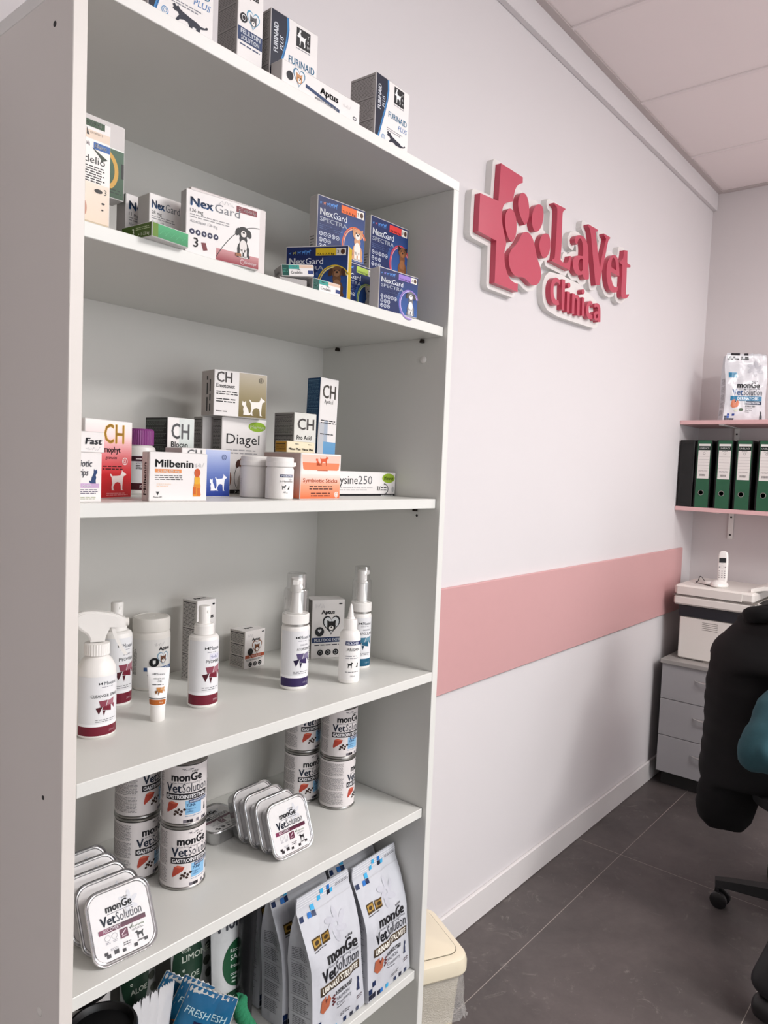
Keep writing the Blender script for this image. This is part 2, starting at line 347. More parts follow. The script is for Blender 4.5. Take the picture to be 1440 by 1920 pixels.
SIGN = {
    'L': [(1.7974, 2.3676), (1.8792, 2.3722), (1.8788, 2.3673), (1.8660, 2.3618), (1.8595, 2.3499), (1.8624, 2.3032), (1.8659, 2.2420), (1.8624, 2.2005), (1.8737, 2.1948), (1.8943, 2.1936), (1.9154, 2.1998), (1.9248, 2.2130), (1.9297, 2.2276), (1.9378, 2.2295), (1.9376, 2.1989), (1.9355, 2.1800), (1.8037, 2.1801), (1.8046, 2.1855), (1.8180, 2.1899), (1.8224, 2.2004), (1.8243, 2.2693), (1.8240, 2.3163), (1.8235, 2.3514), (1.8162, 2.3610), (1.7979, 2.3631)],
    'a': [(1.9639, 2.2814), (1.9597, 2.2926), (1.9694, 2.3055), (1.9938, 2.3159), (2.0254, 2.3192), (2.0513, 2.3113), (2.0676, 2.2927), (2.0750, 2.2590), (2.0791, 2.2191), (2.0881, 2.2058), (2.0880, 2.1840), (2.0619, 2.1757), (2.0422, 2.1803), (2.0352, 2.1889), (2.0196, 2.1823), (1.9942, 2.1772), (1.9716, 2.1833), (1.9567, 2.1984), (1.9545, 2.2164), (1.9653, 2.2337), (1.9913, 2.2450), (2.0295, 2.2510), (2.0302, 2.2733), (2.0243, 2.2919), (2.0096, 2.3056), (1.9953, 2.3043), (1.9851, 2.2943), (1.9785, 2.2782)],
    'a_hole': [(1.9994, 2.2270), (2.0150, 2.2407), (2.0309, 2.2408), (2.0356, 2.2041), (2.0210, 2.1945), (2.0059, 2.1986), (1.9974, 2.2104)],
    'V': [(2.0603, 2.3705), (2.1399, 2.3724), (2.1377, 2.3656), (2.1228, 2.3606), (2.1432, 2.3117), (2.1753, 2.2438), (2.1893, 2.2918), (2.2062, 2.3328), (2.2156, 2.3590), (2.2051, 2.3642), (2.1950, 2.3668), (2.1941, 2.3731), (2.2512, 2.3741), (2.2477, 2.3660), (2.2352, 2.3609), (2.2197, 2.3071), (2.1964, 2.2408), (2.1800, 2.1823), (2.1480, 2.1749), (2.1246, 2.2321), (2.0999, 2.3008), (2.0827, 2.3474), (2.0708, 2.3595), (2.0601, 2.3629)],
    'e': [(2.3558, 2.2523), (2.2744, 2.2505), (2.2811, 2.2276), (2.3011, 2.2075), (2.3225, 2.2025), (2.3476, 2.2119), (2.3486, 2.2052), (2.3418, 2.1900), (2.3118, 2.1811), (2.2777, 2.1809), (2.2515, 2.1997), (2.2370, 2.2313), (2.2351, 2.2682), (2.2511, 2.2961), (2.2786, 2.3156), (2.3048, 2.3231), (2.3299, 2.3177), (2.3470, 2.2971)],
    'e_hole': [(2.2751, 2.2695), (2.2740, 2.2908), (2.2864, 2.3086), (2.3035, 2.3086), (2.3158, 2.2952), (2.3232, 2.2683)],
    't': [(2.3873, 2.3606), (2.4205, 2.3669), (2.4248, 2.3195), (2.4575, 2.3187), (2.4574, 2.3102), (2.4229, 2.3036), (2.4266, 2.2455), (2.4254, 2.2058), (2.4342, 2.1963), (2.4586, 2.2064), (2.4583, 2.1984), (2.4361, 2.1840), (2.4078, 2.1775), (2.3877, 2.1814), (2.3811, 2.1967), (2.3825, 2.2499), (2.3782, 2.3016), (2.3532, 2.3027), (2.3556, 2.3101), (2.3785, 2.3238), (2.3864, 2.3424)],
    'C': [(1.8696, 2.1302), (1.8687, 2.1155), (1.8548, 2.1209), (1.8391, 2.1200), (1.8261, 2.1065), (1.8247, 2.0871), (1.8319, 2.0696), (1.8461, 2.0604), (1.8641, 2.0640), (1.8710, 2.0509), (1.8532, 2.0445), (1.8295, 2.0452), (1.8127, 2.0562), (1.8038, 2.0757), (1.8027, 2.0991), (1.8131, 2.1203), (1.8322, 2.1344), (1.8531, 2.1350)],
    'l': [(1.8820, 2.1389), (1.9050, 2.1415), (1.9086, 2.0386), (1.8902, 2.0387)],
    'dot1': [(1.9465, 2.1316), (1.9459, 2.1274), (1.9431, 2.1235), (1.9387, 2.1208), (1.9337, 2.1198), (1.9289, 2.1206), (1.9254, 2.1230), (1.9238, 2.1267), (1.9244, 2.1309), (1.9272, 2.1347), (1.9315, 2.1375), (1.9365, 2.1386), (1.9413, 2.1378), (1.9449, 2.1353)],
    'i1': [(1.9240, 2.1065), (1.9460, 2.1085), (1.9461, 2.0394), (1.9295, 2.0388)],
    'n': [(1.9645, 2.1086), (1.9853, 2.1104), (1.9859, 2.1060), (2.0025, 2.1114), (2.0187, 2.1071), (2.0248, 2.0957), (2.0287, 2.0420), (2.0085, 2.0409), (2.0049, 2.0918), (1.9943, 2.0985), (1.9850, 2.0904), (1.9866, 2.0406), (1.9685, 2.0398)],
    'dot2': [(2.0602, 2.1333), (2.0596, 2.1292), (2.0567, 2.1254), (2.0523, 2.1228), (2.0472, 2.1217), (2.0423, 2.1225), (2.0387, 2.1249), (2.0371, 2.1286), (2.0377, 2.1327), (2.0405, 2.1364), (2.0449, 2.1391), (2.0501, 2.1402), (2.0549, 2.1394), (2.0586, 2.1370)],
    'i2': [(2.0435, 2.1108), (2.0612, 2.1119), (2.0654, 2.0474), (2.0476, 2.0467)],
    'c': [(2.1284, 2.1110), (2.1283, 2.0979), (2.1114, 2.0999), (2.1004, 2.0900), (2.0994, 2.0743), (2.1101, 2.0633), (2.1346, 2.0652), (2.1365, 2.0511), (2.1126, 2.0443), (2.0917, 2.0496), (2.0793, 2.0654), (2.0796, 2.0860), (2.0924, 2.1039), (2.1098, 2.1112)],
    'a2': [(2.1461, 2.0961), (2.1476, 2.1082), (2.1688, 2.1149), (2.1915, 2.1127), (2.2018, 2.0988), (2.2064, 2.0516), (2.1844, 2.0478), (2.1804, 2.0537), (2.1652, 2.0484), (2.1485, 2.0546), (2.1446, 2.0696), (2.1574, 2.0825), (2.1803, 2.0868), (2.1789, 2.0971), (2.1674, 2.1015), (2.1556, 2.0953)],
    'a2_hole': [(2.1653, 2.0708), (2.1805, 2.0762), (2.1810, 2.0631), (2.1701, 2.0585)],
    'cross': [(1.4603, 2.3816), (1.5893, 2.3824), (1.5899, 2.3663), (1.5680, 2.3557), (1.5518, 2.3407), (1.5436, 2.3233), (1.5402, 2.3075), (1.5365, 2.2941), (1.5034, 2.2818), (1.4875, 2.2711), (1.4794, 2.2554), (1.4771, 2.2305), (1.4868, 2.2040), (1.5067, 2.1726), (1.5114, 2.1591), (1.5045, 2.1450), (1.5030, 2.1250), (1.5089, 2.0993), (1.5259, 2.0759), (1.5496, 2.0612), (1.5802, 2.0590), (1.5902, 2.0611), (1.5917, 2.0360), (1.4563, 2.0348), (1.4547, 2.1568), (1.3568, 2.1583), (1.3575, 2.2646), (1.4557, 2.2713)],
    'toe1': [(1.5240, 2.2712), (1.5440, 2.2691), (1.5606, 2.2539), (1.5679, 2.2310), (1.5657, 2.2029), (1.5527, 2.1820), (1.5409, 2.1745), (1.5231, 2.1793), (1.5067, 2.1972), (1.4971, 2.2215), (1.4981, 2.2461), (1.5101, 2.2630)],
    'toe2': [(1.5953, 2.3392), (1.6163, 2.3380), (1.6311, 2.3221), (1.6391, 2.2964), (1.6366, 2.2702), (1.6253, 2.2517), (1.6153, 2.2464), (1.5933, 2.2581), (1.5744, 2.2778), (1.5672, 2.2982), (1.5717, 2.3195), (1.5831, 2.3324)],
    'toe3': [(1.6948, 2.3332), (1.7168, 2.3358), (1.7282, 2.3247), (1.7318, 2.3020), (1.7237, 2.2734), (1.7038, 2.2510), (1.6881, 2.2434), (1.6714, 2.2462), (1.6590, 2.2610), (1.6563, 2.2860), (1.6646, 2.3089), (1.6793, 2.3248)],
    'toe4': [(1.7539, 2.2577), (1.7711, 2.2583), (1.7840, 2.2469), (1.7876, 2.2263), (1.7831, 2.2037), (1.7678, 2.1852), (1.7516, 2.1759), (1.7342, 2.1784), (1.7185, 2.1931), (1.7108, 2.2122), (1.7195, 2.2355), (1.7348, 2.2500)],
    'pad': [(1.6200, 2.2268), (1.6408, 2.2303), (1.6630, 2.2233), (1.6781, 2.2091), (1.6883, 2.1908), (1.7050, 2.1635), (1.7267, 2.1448), (1.7358, 2.1230), (1.7315, 2.1007), (1.7137, 2.0836), (1.6843, 2.0747), (1.6595, 2.0786), (1.6345, 2.0874), (1.6135, 2.0866), (1.5832, 2.0799), (1.5575, 2.0830), (1.5387, 2.0963), (1.5293, 2.1165), (1.5300, 2.1340), (1.5429, 2.1546), (1.5687, 2.1736), (1.5891, 2.1989), (1.6027, 2.2177)],
    'backing': [(1.5900, 2.3984), (1.5991, 2.3950), (1.6049, 2.3860), (1.6059, 2.3650), (1.6022, 2.3560), (1.6230, 2.3525), (1.6350, 2.3431), (1.6770, 2.3419), (1.6920, 2.3490), (1.7160, 2.3518), (1.7220, 2.3509), (1.7282, 2.3470), (1.7424, 2.3320), (1.7484, 2.3050), (1.7700, 2.2750), (1.7793, 2.2720), (1.7984, 2.2540), (1.8040, 2.2270), (1.8000, 2.2016), (1.8060, 2.2028), (1.8066, 2.2060), (1.8083, 2.2690), (1.8076, 2.3440), (1.8060, 2.3459), (1.7940, 2.3476), (1.7880, 2.3506), (1.7824, 2.3590), (1.7814, 2.3680), (1.7850, 2.3777), (1.7940, 2.3833), (1.8810, 2.3882), (1.8874, 2.3860), (1.8932, 2.3800), (1.8952, 2.3710), (1.8930, 2.3602), (1.8870, 2.3536), (1.8780, 2.3494), (1.8759, 2.3440), (1.8819, 2.2420), (1.8794, 2.2120), (1.8810, 2.2104), (1.8900, 2.2099), (1.9066, 2.2150), (1.9161, 2.2360), (1.9230, 2.2421), (1.9380, 2.2455), (1.9440, 2.2443), (1.9500, 2.2398), (1.9582, 2.2480), (1.9860, 2.2602), (2.0140, 2.2660), (2.0109, 2.2810), (2.0040, 2.2888), (1.9982, 2.2840), (1.9915, 2.2690), (1.9830, 2.2627), (1.9620, 2.2655), (1.9530, 2.2697), (1.9447, 2.2870), (1.9440, 2.2960), (1.9557, 2.3140), (1.9620, 2.3197), (1.9890, 2.3311), (2.0280, 2.3350), (2.0580, 2.3259), (2.0790, 2.3039), (2.0806, 2.3050), (2.0690, 2.3380), (2.0610, 2.3458), (2.0490, 2.3514), (2.0446, 2.3590), (2.0457, 2.3770), (2.0490, 2.3818), (2.0550, 2.3856), (2.1390, 2.3884), (2.1450, 2.3876), (2.1510, 2.3839), (2.1552, 2.3770), (2.1553, 2.3680), (2.1510, 2.3568), (2.1445, 2.3500), (2.1720, 2.2897), (2.1943, 2.3470), (2.1947, 2.3500), (2.1868, 2.3530), (2.1810, 2.3590), (2.1782, 2.3710), (2.1810, 2.3822), (2.1900, 2.3885), (2.2530, 2.3900), (2.2590, 2.3881), (2.2650, 2.3822), (2.2672, 2.3740), (2.2660, 2.3680), (2.2602, 2.3560), (2.2478, 2.3470), (2.2366, 2.3080), (2.2380, 2.3053), (2.2710, 2.3297), (2.3010, 2.3386), (2.3070, 2.3389), (2.3340, 2.3331), (2.3400, 2.3300), (2.3460, 2.3233), (2.3655, 2.3350), (2.3706, 2.3470), (2.3719, 2.3650), (2.3786, 2.3740), (2.4150, 2.3821), (2.4240, 2.3825), (2.4328, 2.3770), (2.4359, 2.3710), (2.4392, 2.3380), (2.4420, 2.3351), (2.4630, 2.3337), (2.4690, 2.3298), (2.4729, 2.3230), (2.4732, 2.3080), (2.4690, 2.2992), (2.4630, 2.2952), (2.4420, 2.2910), (2.4400, 2.2870), (2.4426, 2.2450), (2.4418, 2.2180), (2.4600, 2.2223), (2.4660, 2.2206), (2.4720, 2.2151), (2.4744, 2.2090), (2.4737, 2.1940), (2.4660, 2.1843), (2.4420, 2.1692), (2.4060, 2.1616), (2.3820, 2.1664), (2.3765, 2.1700), (2.3662, 2.1910), (2.3640, 2.2010), (2.3556, 2.1820), (2.3490, 2.1758), (2.3130, 2.1652), (2.2740, 2.1653), (2.2380, 2.1910), (2.2216, 2.2270), (2.2203, 2.2450), (2.2200, 2.2501), (2.2170, 2.2512), (2.1930, 2.1730), (2.1840, 2.1668), (2.1510, 2.1592), (2.1420, 2.1601), (2.1363, 2.1640), (2.1327, 2.1700), (2.1094, 2.2270), (2.0880, 2.2867), (2.0865, 2.2810), (2.0910, 2.2600), (2.0944, 2.2270), (2.1038, 2.2090), (2.1038, 2.1820), (2.1018, 2.1760), (2.0970, 2.1708), (2.0684, 2.1610), (2.0641, 2.1580), (2.1960, 2.1322), (2.2044, 2.1280), (2.2211, 2.1040), (2.2264, 2.0530), (2.2230, 2.0405), (2.2175, 2.0350), (2.2110, 2.0322), (2.1870, 2.0279), (2.1150, 2.0244), (1.9290, 2.0188), (1.8900, 2.0187), (1.8240, 2.0260), (1.8000, 2.0408), (1.7950, 2.0470), (1.7844, 2.0710), (1.7827, 2.0980), (1.7843, 2.1070), (1.7970, 2.1321), (1.8228, 2.1520), (1.8300, 2.1543), (1.8990, 2.1610), (1.9050, 2.1637), (1.9350, 2.1636), (1.9470, 2.1611), (2.0546, 2.1610), (2.0430, 2.1632), (2.0310, 2.1689), (2.0040, 2.1618), (1.9860, 2.1615), (1.9650, 2.1688), (1.9530, 2.1794), (1.9470, 2.1689), (1.9380, 2.1642), (1.8030, 2.1641), (1.7940, 2.1674), (1.7850, 2.1809), (1.7703, 2.1670), (1.7523, 2.1310), (1.7514, 2.1190), (1.7449, 2.0920), (1.7220, 2.0699), (1.6860, 2.0588), (1.6560, 2.0629), (1.6320, 2.0713), (1.6050, 2.0683), (1.6072, 2.0320), (1.6020, 2.0237), (1.5960, 2.0206), (1.4520, 2.0194), (1.4455, 2.0230), (1.4405, 2.0320), (1.4385, 2.1400), (1.3560, 2.1424), (1.3470, 2.1457), (1.3422, 2.1520), (1.3408, 2.1580), (1.3422, 2.2690), (1.3470, 2.2766), (1.3560, 2.2805), (1.4400, 2.2866), (1.4443, 2.3830), (1.4461, 2.3890), (1.4520, 2.3953), (1.4610, 2.3977)],
}
# ------------------------------------------------------------------ the room
YW = 0.36; XR = 3.581; ZC = 2.94; XL = -2.2; YF = -3.6
def floor_mat():
    m = bpy.data.materials.new('dark_concrete_tiles'); m.use_nodes = True; nt = m.node_tree; b = nt.nodes['Principled BSDF']; L = nt.links.new
    tc = nt.nodes.new('ShaderNodeTexCoord')
    def noise(sc, det, rough=.6, dist=0.):
        n = nt.nodes.new('ShaderNodeTexNoise'); n.inputs['Scale'].default_value = sc; n.inputs['Detail'].default_value = det; n.inputs['Roughness'].default_value = rough; n.inputs['Distortion'].default_value = dist
        L(tc.outputs['Object'], n.inputs['Vector']); return n.outputs['Fac']
    def ramp(f, p0, c0, p1, c1):
        r = nt.nodes.new('ShaderNodeValToRGB'); e = r.color_ramp.elements; e[0].position = p0; e[0].color = c0; e[1].position = p1; e[1].color = c1; L(f, r.inputs[0]); return r.outputs[0]
    def mix(f, a, c, mode='MIX'):
        x = nt.nodes.new('ShaderNodeMix'); x.data_type = 'RGBA'; x.blend_type = mode
        for s_, i in ((f, 0), (a, 6), (c, 7)):
            if hasattr(s_, 'links') or hasattr(s_, 'is_linked'): L(s_, x.inputs[i])
            else: x.inputs[i].default_value = s_
        return x.outputs[2]
    g = lambda *c: lin(c) + (1,)
    base = ramp(noise(2.2, 6, .65, .6), .3, g(83, 77, 76), .72, g(116, 107, 105))
    fine = ramp(noise(16, 8, .7), .35, g(108, 108, 108), .7, g(142, 142, 142))
    c = mix(.55, base, fine, 'OVERLAY')
    sep = nt.nodes.new('ShaderNodeSeparateXYZ'); L(tc.outputs['Object'], sep.inputs[0])
    def math_(op, a, bv=None):
        n = nt.nodes.new('ShaderNodeMath'); n.operation = op
        for i, q in enumerate((a, bv)):
            if q is None: continue
            if isinstance(q, (int, float)): n.inputs[i].default_value = q
            else: L(q, n.inputs[i])
        return n.outputs[0]
    # pale scuffs and scratches
    sc_ = math_('MULTIPLY', ramp(noise(9, 10, .75, 2.5), .57, (0, 0, 0, 1), .67, (1, 1, 1, 1)), ramp(noise(2.5, 3), .45, (0, 0, 0, 1), .62, (1, 1, 1, 1)))
    c = mix(math_('MULTIPLY', sc_, .55), c, g(160, 154, 148))
    def joint(out, per, off, wd):
        f = math_('FRACT', math_('DIVIDE', math_('ADD', out, off), per)); return math_('LESS_THAN', math_('ABSOLUTE', math_('SUBTRACT', f, .5)), wd / per)
    j = math_('MAXIMUM', joint(sep.outputs[0], 1.2, -2.34 + .6, .0011), joint(sep.outputs[1], .6, -.17 + .3, .0011))
    c = mix(math_('MULTIPLY', j, .8), c, g(168, 160, 152))
    L(c, b.inputs['Base Color']); L(math_('ADD', math_('MULTIPLY', noise(7, 5), .25), .33), b.inputs['Roughness'])
    bp = nt.nodes.new('ShaderNodeBump'); bp.inputs['Strength'].default_value = .12; bp.inputs['Distance'].default_value = .002; L(noise(40, 6), bp.inputs['Height']); L(bp.outputs[0], b.inputs['Normal'])
    return m
g = G(); g.box(XL, YF, -.05, XR + .1, YW + .1, 0); struct(g.build('floor', floor_mat()))
g = G(); g.box(XL, YW, 0, XR + .1, YW + .1, ZC + .2); struct(g.build('wall_back', WALL))
g = G(); g.box(XR, YF, 0, XR + .1, YW, ZC + .2); struct(g.build('wall_right', WALL2))
g = G(); g.box(XL - .1, YF - .1, 0, XL, YW + .1, ZC + .2); struct(g.build('wall_left', WALL))
g = G(); g.box(XL, YF - .1, 0, XR + .1, YF, ZC + .2); struct(g.build('wall_front', WALL))
g = G()
for x0, x1, z0, z1 in ((-1.08, -1.02, .44, 2.26), (2.02, 2.08, .44, 2.26), (-1.02, 2.02, .44, .5), (-1.02, 2.02, 2.2, 2.26)): g.box(x0, YF, z0, x1, YF + .06, z1, .002)
struct(g.build('window_1', M('white_window_frame', (232, 230, 228), .4)))
CEIL = M('ceiling_tile', (238, 228, 227), .85, noise=.012, nscale=4, bump=.05, bscale=300)
g = G(); g.box(XL, YF, ZC + .006, XR, YW, ZC + .1); struct(g.build('ceiling', CEIL))
g = G()
for k in range(-7, 4):
    x = 1.85 + .61 * k
    if x < XR - .1: g.box(x - .008, YF, ZC, x + .008, YW - .046, ZC + .0062, .0006)
for y in (-.9, -2.1, -3.3): g.box(XL, y - .008, ZC + .0004, XR, y + .008, ZC + .0061, .0006)
struct(g.build('trim_1', M('ceiling_grid', (234, 224, 223), .6)))
g = G(); g.box(XL, YW - .046, ZC - .0, XR, YW - .02, ZC + .005); g.box(XR - .024, YF, ZC - .002, XR, YW - .046, ZC + .0055)
struct(g.build('trim_2', M('ceiling_edge_angle', (190, 180, 178), .6)))
g = G(); g.box(XL, YW - .022, 2.857, XR, YW, ZC + .004, .002); struct(g.build('trim_3', WALL))
g = G(); g.box(.802, YW - .012, 0, XR, YW, .1, .003); struct(g.build('baseboard_back', M('baseboard_paint', (224, 220, 219), .35)))
g = G(); g.box(XR - .012, YF, 0, XR, YW - .012, .1, .003); struct(g.build('baseboard_right', M('baseboard_paint')))
g = G(); g.box(.806, YW - .012, .8136, 3.41, YW, 1.1307, .002); tag(g.build('wall_protection_board', PINKB), 'long dusty pink board running along the white wall at waist height', 'wall board')
# ------------------------------------------------------------------ bookcase
H, Z1, Z2, Z3, Z4, Z5 = 2.0512, 1.7620, 1.4152, 1.0578, 0.7669, 0.4131
TP, TB, REC, D = .0181, .0191, .0101, .3538
bc = thing('bookcase', 'tall white open bookcase full of pet medicines and food, against the white wall', 'bookcase')
g = G(); g.box(0, 0, H - TB, .8, D, H, .0008); g.build('top_board', EDGE, bc)
def scratches(g, x, ys):
    pass
g = G(); g.box(0, 0, 0, TP, D, H - TB, .0008); lp = g.build('side_panel', M('white_melamine_panel', (222, 216, 210), .42, noise=.012, nscale=9), bc)
g = G()
g.lathe([(0, -.0008), (.0065, -.0008), (.006, .0008), (.0035, .0022), (0, .0026)], 20); o = g.build('screw_cover', WPL2, bc, (0, .052, .741), (0, -PI / 2, 0)); o['label'] = 'small round plastic cap on outer side'
g = G(); g.lathe([(0, -.0006), (.003, -.0006), (.003, .0004), (0, .0004)], 12); o = g.build('screw_hole', DARK, bc, (0, .05, 1.031), (0, -PI / 2, 0)); o['label'] = 'small dark hole in outer side'
g = G(); g.lathe([(0, -.0006), (.0035, -.0006), (.0035, .0004), (0, .0004)], 12); o = g.build('screw_hole', DARK, bc, (0, .045, 1.995), (0, -PI / 2, 0))
g = G(); g.box(.8 - TP, 0, 0, .8, D, H - TB, .0008); g.build('side_panel', MELA, bc)
g = G(); g.box(TP, D - .004, .07, .8 - TP, D, H - TB); g.build('back_panel', BACKP, bc)
for z, rc in ((Z1, REC), (Z2, REC), (Z3, .0003), (Z4, REC), (Z5, REC), (.09, .0003)):
    g = G(); g.box(TP + .0004, rc, z - TB, .8 - TP - (.0004 if z == Z3 or z == .09 else .0016), D - .0045, z, .0009); g.build('shelf', EDGE if False else MELA, bc)
g = G(); g.box(TP, .02, 0, .8 - TP, .036, .0705); g.build('plinth', MELA, bc)
for z in (Z1, Z2, Z4, Z5):
    for y in (.06, .30):
        g = G(); g.tube([(0, 0, 0), (-.006, 0, 0), (-.009, 0, 0)], [.003, .003, .0026], 10); g.box(-.009, -.0035, -.005, -.0005, .0035, -.001); o = g.build('shelf_pin', M('dark_bronze', (58, 50, 44), .4, .8), bc, (.8 - TP, y, z - TB - .004)); o['label'] = 'dark metal shelf support pin'
for y, z in ((.058, 1.70),):
    g = G(); g.lathe([(0, -.001), (.0075, -.001), (.007, .002), (.004, .0035), (0, .004)], 20); o = g.build('screw_cover', WPL, bc, (.8 - TP, y, z), (0, -PI / 2, 0))
for y, z in ((.058, Z2 - TB - .018), (.045, Z4 - TB - .024)):
    g = G(); g.lathe([(0, -.0006), (.0028, -.0006), (.0028, .0004), (0, .0004)], 12); g.build('screw_hole', DARK, bc, (.8 - TP, y, z), (0, -PI / 2, 0))
# ------------------------------------------------------------------ clinic sign
sg = thing('wall_sign', 'raised pink clinic sign with cross, paw and lettering on white backing', 'sign', (0, 0, 0))
def soften(P, it=2):
    for _ in range(it):
        out = []; n = len(P)
        for i in range(n):
            a, b, c = Vector(P[i - 1]), Vector(P[i]), Vector(P[(i + 1) % n]); t = (b - a).angle(c - b, 0.)
            if R(6) < t < R(52): out += [tuple(b + (a - b) * .25), tuple(b + (c - b) * .25)]
            else: out.append(tuple(b))
        P = out
    return P
g = G(); g.prism(SIGN['backing'], YW - .022, YW); g.build('backing_plate', M('white_foam_board', (226, 224, 221), .6), sg)
NM = {'cross': 'cross', 'toe1': 'paw_toe', 'toe2': 'paw_toe', 'toe3': 'paw_toe', 'toe4': 'paw_toe', 'pad': 'paw_pad', 'L': 'letter_l', 'a': 'letter_a', 'V': 'letter_v', 'e': 'letter_e', 't': 'letter_t', 'C': 'small_letter_c', 'l': 'small_letter_l', 'i1': 'small_letter_i', 'n': 'small_letter_n', 'i2': 'small_letter_i', 'c': 'small_letter_c', 'a2': 'small_letter_a'}
for k, nm in NM.items():
    g = G(); hs = [soften(SIGN[k + '_hole'])] if k + '_hole' in SIGN else []
    g.prism(soften(SIGN[k]), YW - .041, YW - .0221, hs)
    if k in ('i1', 'i2'): g.prism(soften(SIGN['dot' + k[1]]), YW - .041, YW - .0221)
    g.build(nm, PINKSIGN, sg)
# ------------------------------------------------------------------ far corner: shelves, binders, bag
PSH = M('pale_pink_laminate', (222, 178, 178), .45, noise=.012)
for z, lab in ((1.766, 'upper pale pink wall shelf in the corner, carrying the pet food bag'), (1.3447, 'lower pale pink wall shelf in the corner, carrying green binders')):
    t = thing('wall_shelf', lab, 'shelf', (3.28, 0, z), 0, 'pink wall shelves in the corner')
    g = G(); g.box(0, -1.1, -.02, .3, YW - .002, 0, .001); g.build('board', PSH, t)
    for y in (.17, -.75):
        g = G(); g.box(.02, y - .012, -.024, .295, y + .012, -.0202); g.box(.291, y - .012, -.16, .299, y + .012, -.022)
        for dz in (-.05, -.14): g.box(.288, y - .004, dz - .004, .2912, y + .004, dz + .004, 0, (20, 20, 20), 1)
        g.build('bracket', [WPL, DARK], t)
GREENB = (44, 92, 66)
def binder(x, y, lab, w=.074, a=-PI / 2):
    """spine faces -x; y is the left edge seen from the room"""
    t = thing('ring_binder', lab, 'binder', (x, y, 1.3449), a, 'green lever arch binders on the lower pink shelf')
    g = G(); h = .325; d = .28
    g.box(0, .002, 0, .0028, d, h, .0006, (14, 14, 14)); g.box(w - .0028, .002, 0, w, d, h, .0006, (14, 14, 14)); g.box(.0032, .001, 0, w - .0032, .003, h, .0004, (18, 18, 18))
    g.box(.004, .012, .012, w - .004, d - .006, h - .014, 0, (208, 204, 198)); g.build('cover', CARD, t)
    s = S(w * 1e3, h * 1e3); W = w * 1e3
    s.rect(8, 1, W - 4, 324, GREENB, 0); s.rect(12, 140, W - 8, 308, (232, 226, 222), 1); s.rect(12, 277, W - 8, 297, (16, 30, 24), 2)
    s.rect(15, 300, W - 11, 303.5, (236, 240, 236), 3)
    s.text('UNIBLACK', 16, 283, 8, (214, 214, 210), W - 28, .005)
    s.ring((12 + W - 8) / 2, 262, 4, 4, 1.4, (120, 110, 110), 3); s.micro(26, 271, W - 22, 275, 1, (110, 110, 110), 3)
    for yy in (246, 232, 218, 204, 190): s.rect(14, yy, W - 10, yy + .9, (170, 160, 160), 2)
    s.micro(18, 172, W - 14, 180, 2, (150, 140, 140), 5, ragged=.05)
    for k in range(14): s.rect(24 + k * 1.9, 152, 24 + k * 1.9 + (.7 if k % 3 else 1.3), 162, (40, 40, 40), 2)
    g = G(); s.emit(g, lambda u, v, l: (u / 1e3, .0008 - l * .0002, v / 1e3)); o = g.build('spine_label', CARD, t); o['label'] = 'green spine with white label'
    g = G(); g.lathe([(.0105, -.001), (.0105, .0012), (.0128, .0016), (.0135, .0004), (.0135, -.001)], 24, cap=False); g.lathe([(0, .0006), (.0106, .0006)], 24, col=(10, 10, 10), mi=1); g.build('finger_ring', [METAL, BLK], t, (W / 2e3 - .002, .0004, .072), (PI / 2, 0, 0))
    return t
binder(3.287, .277, 'leftmost green lever arch binder with white spine label, beside the black binder')
binder(3.287, .183, 'second green lever arch binder from the left on the lower pink shelf')
binder(3.287, .096, 'third green lever arch binder from the left on the lower pink shelf')
binder(3.287, .001, 'green lever arch binder cut by the right edge of the photo')
g = G(); g.box(0, 0, 0, .068, .27, .325, .0015, (13, 13, 13)); g.box(.004, -.0015, .02, .062, .001, .31, .0004, (17, 17, 17)); tag(g.build('ring_binder', M('black_card', (14, 13, 13), .6), None, (3.287, .352, 1.3449), (0, 0, -PI / 2)), 'plain black binder in the corner left of the green binders', 'binder')
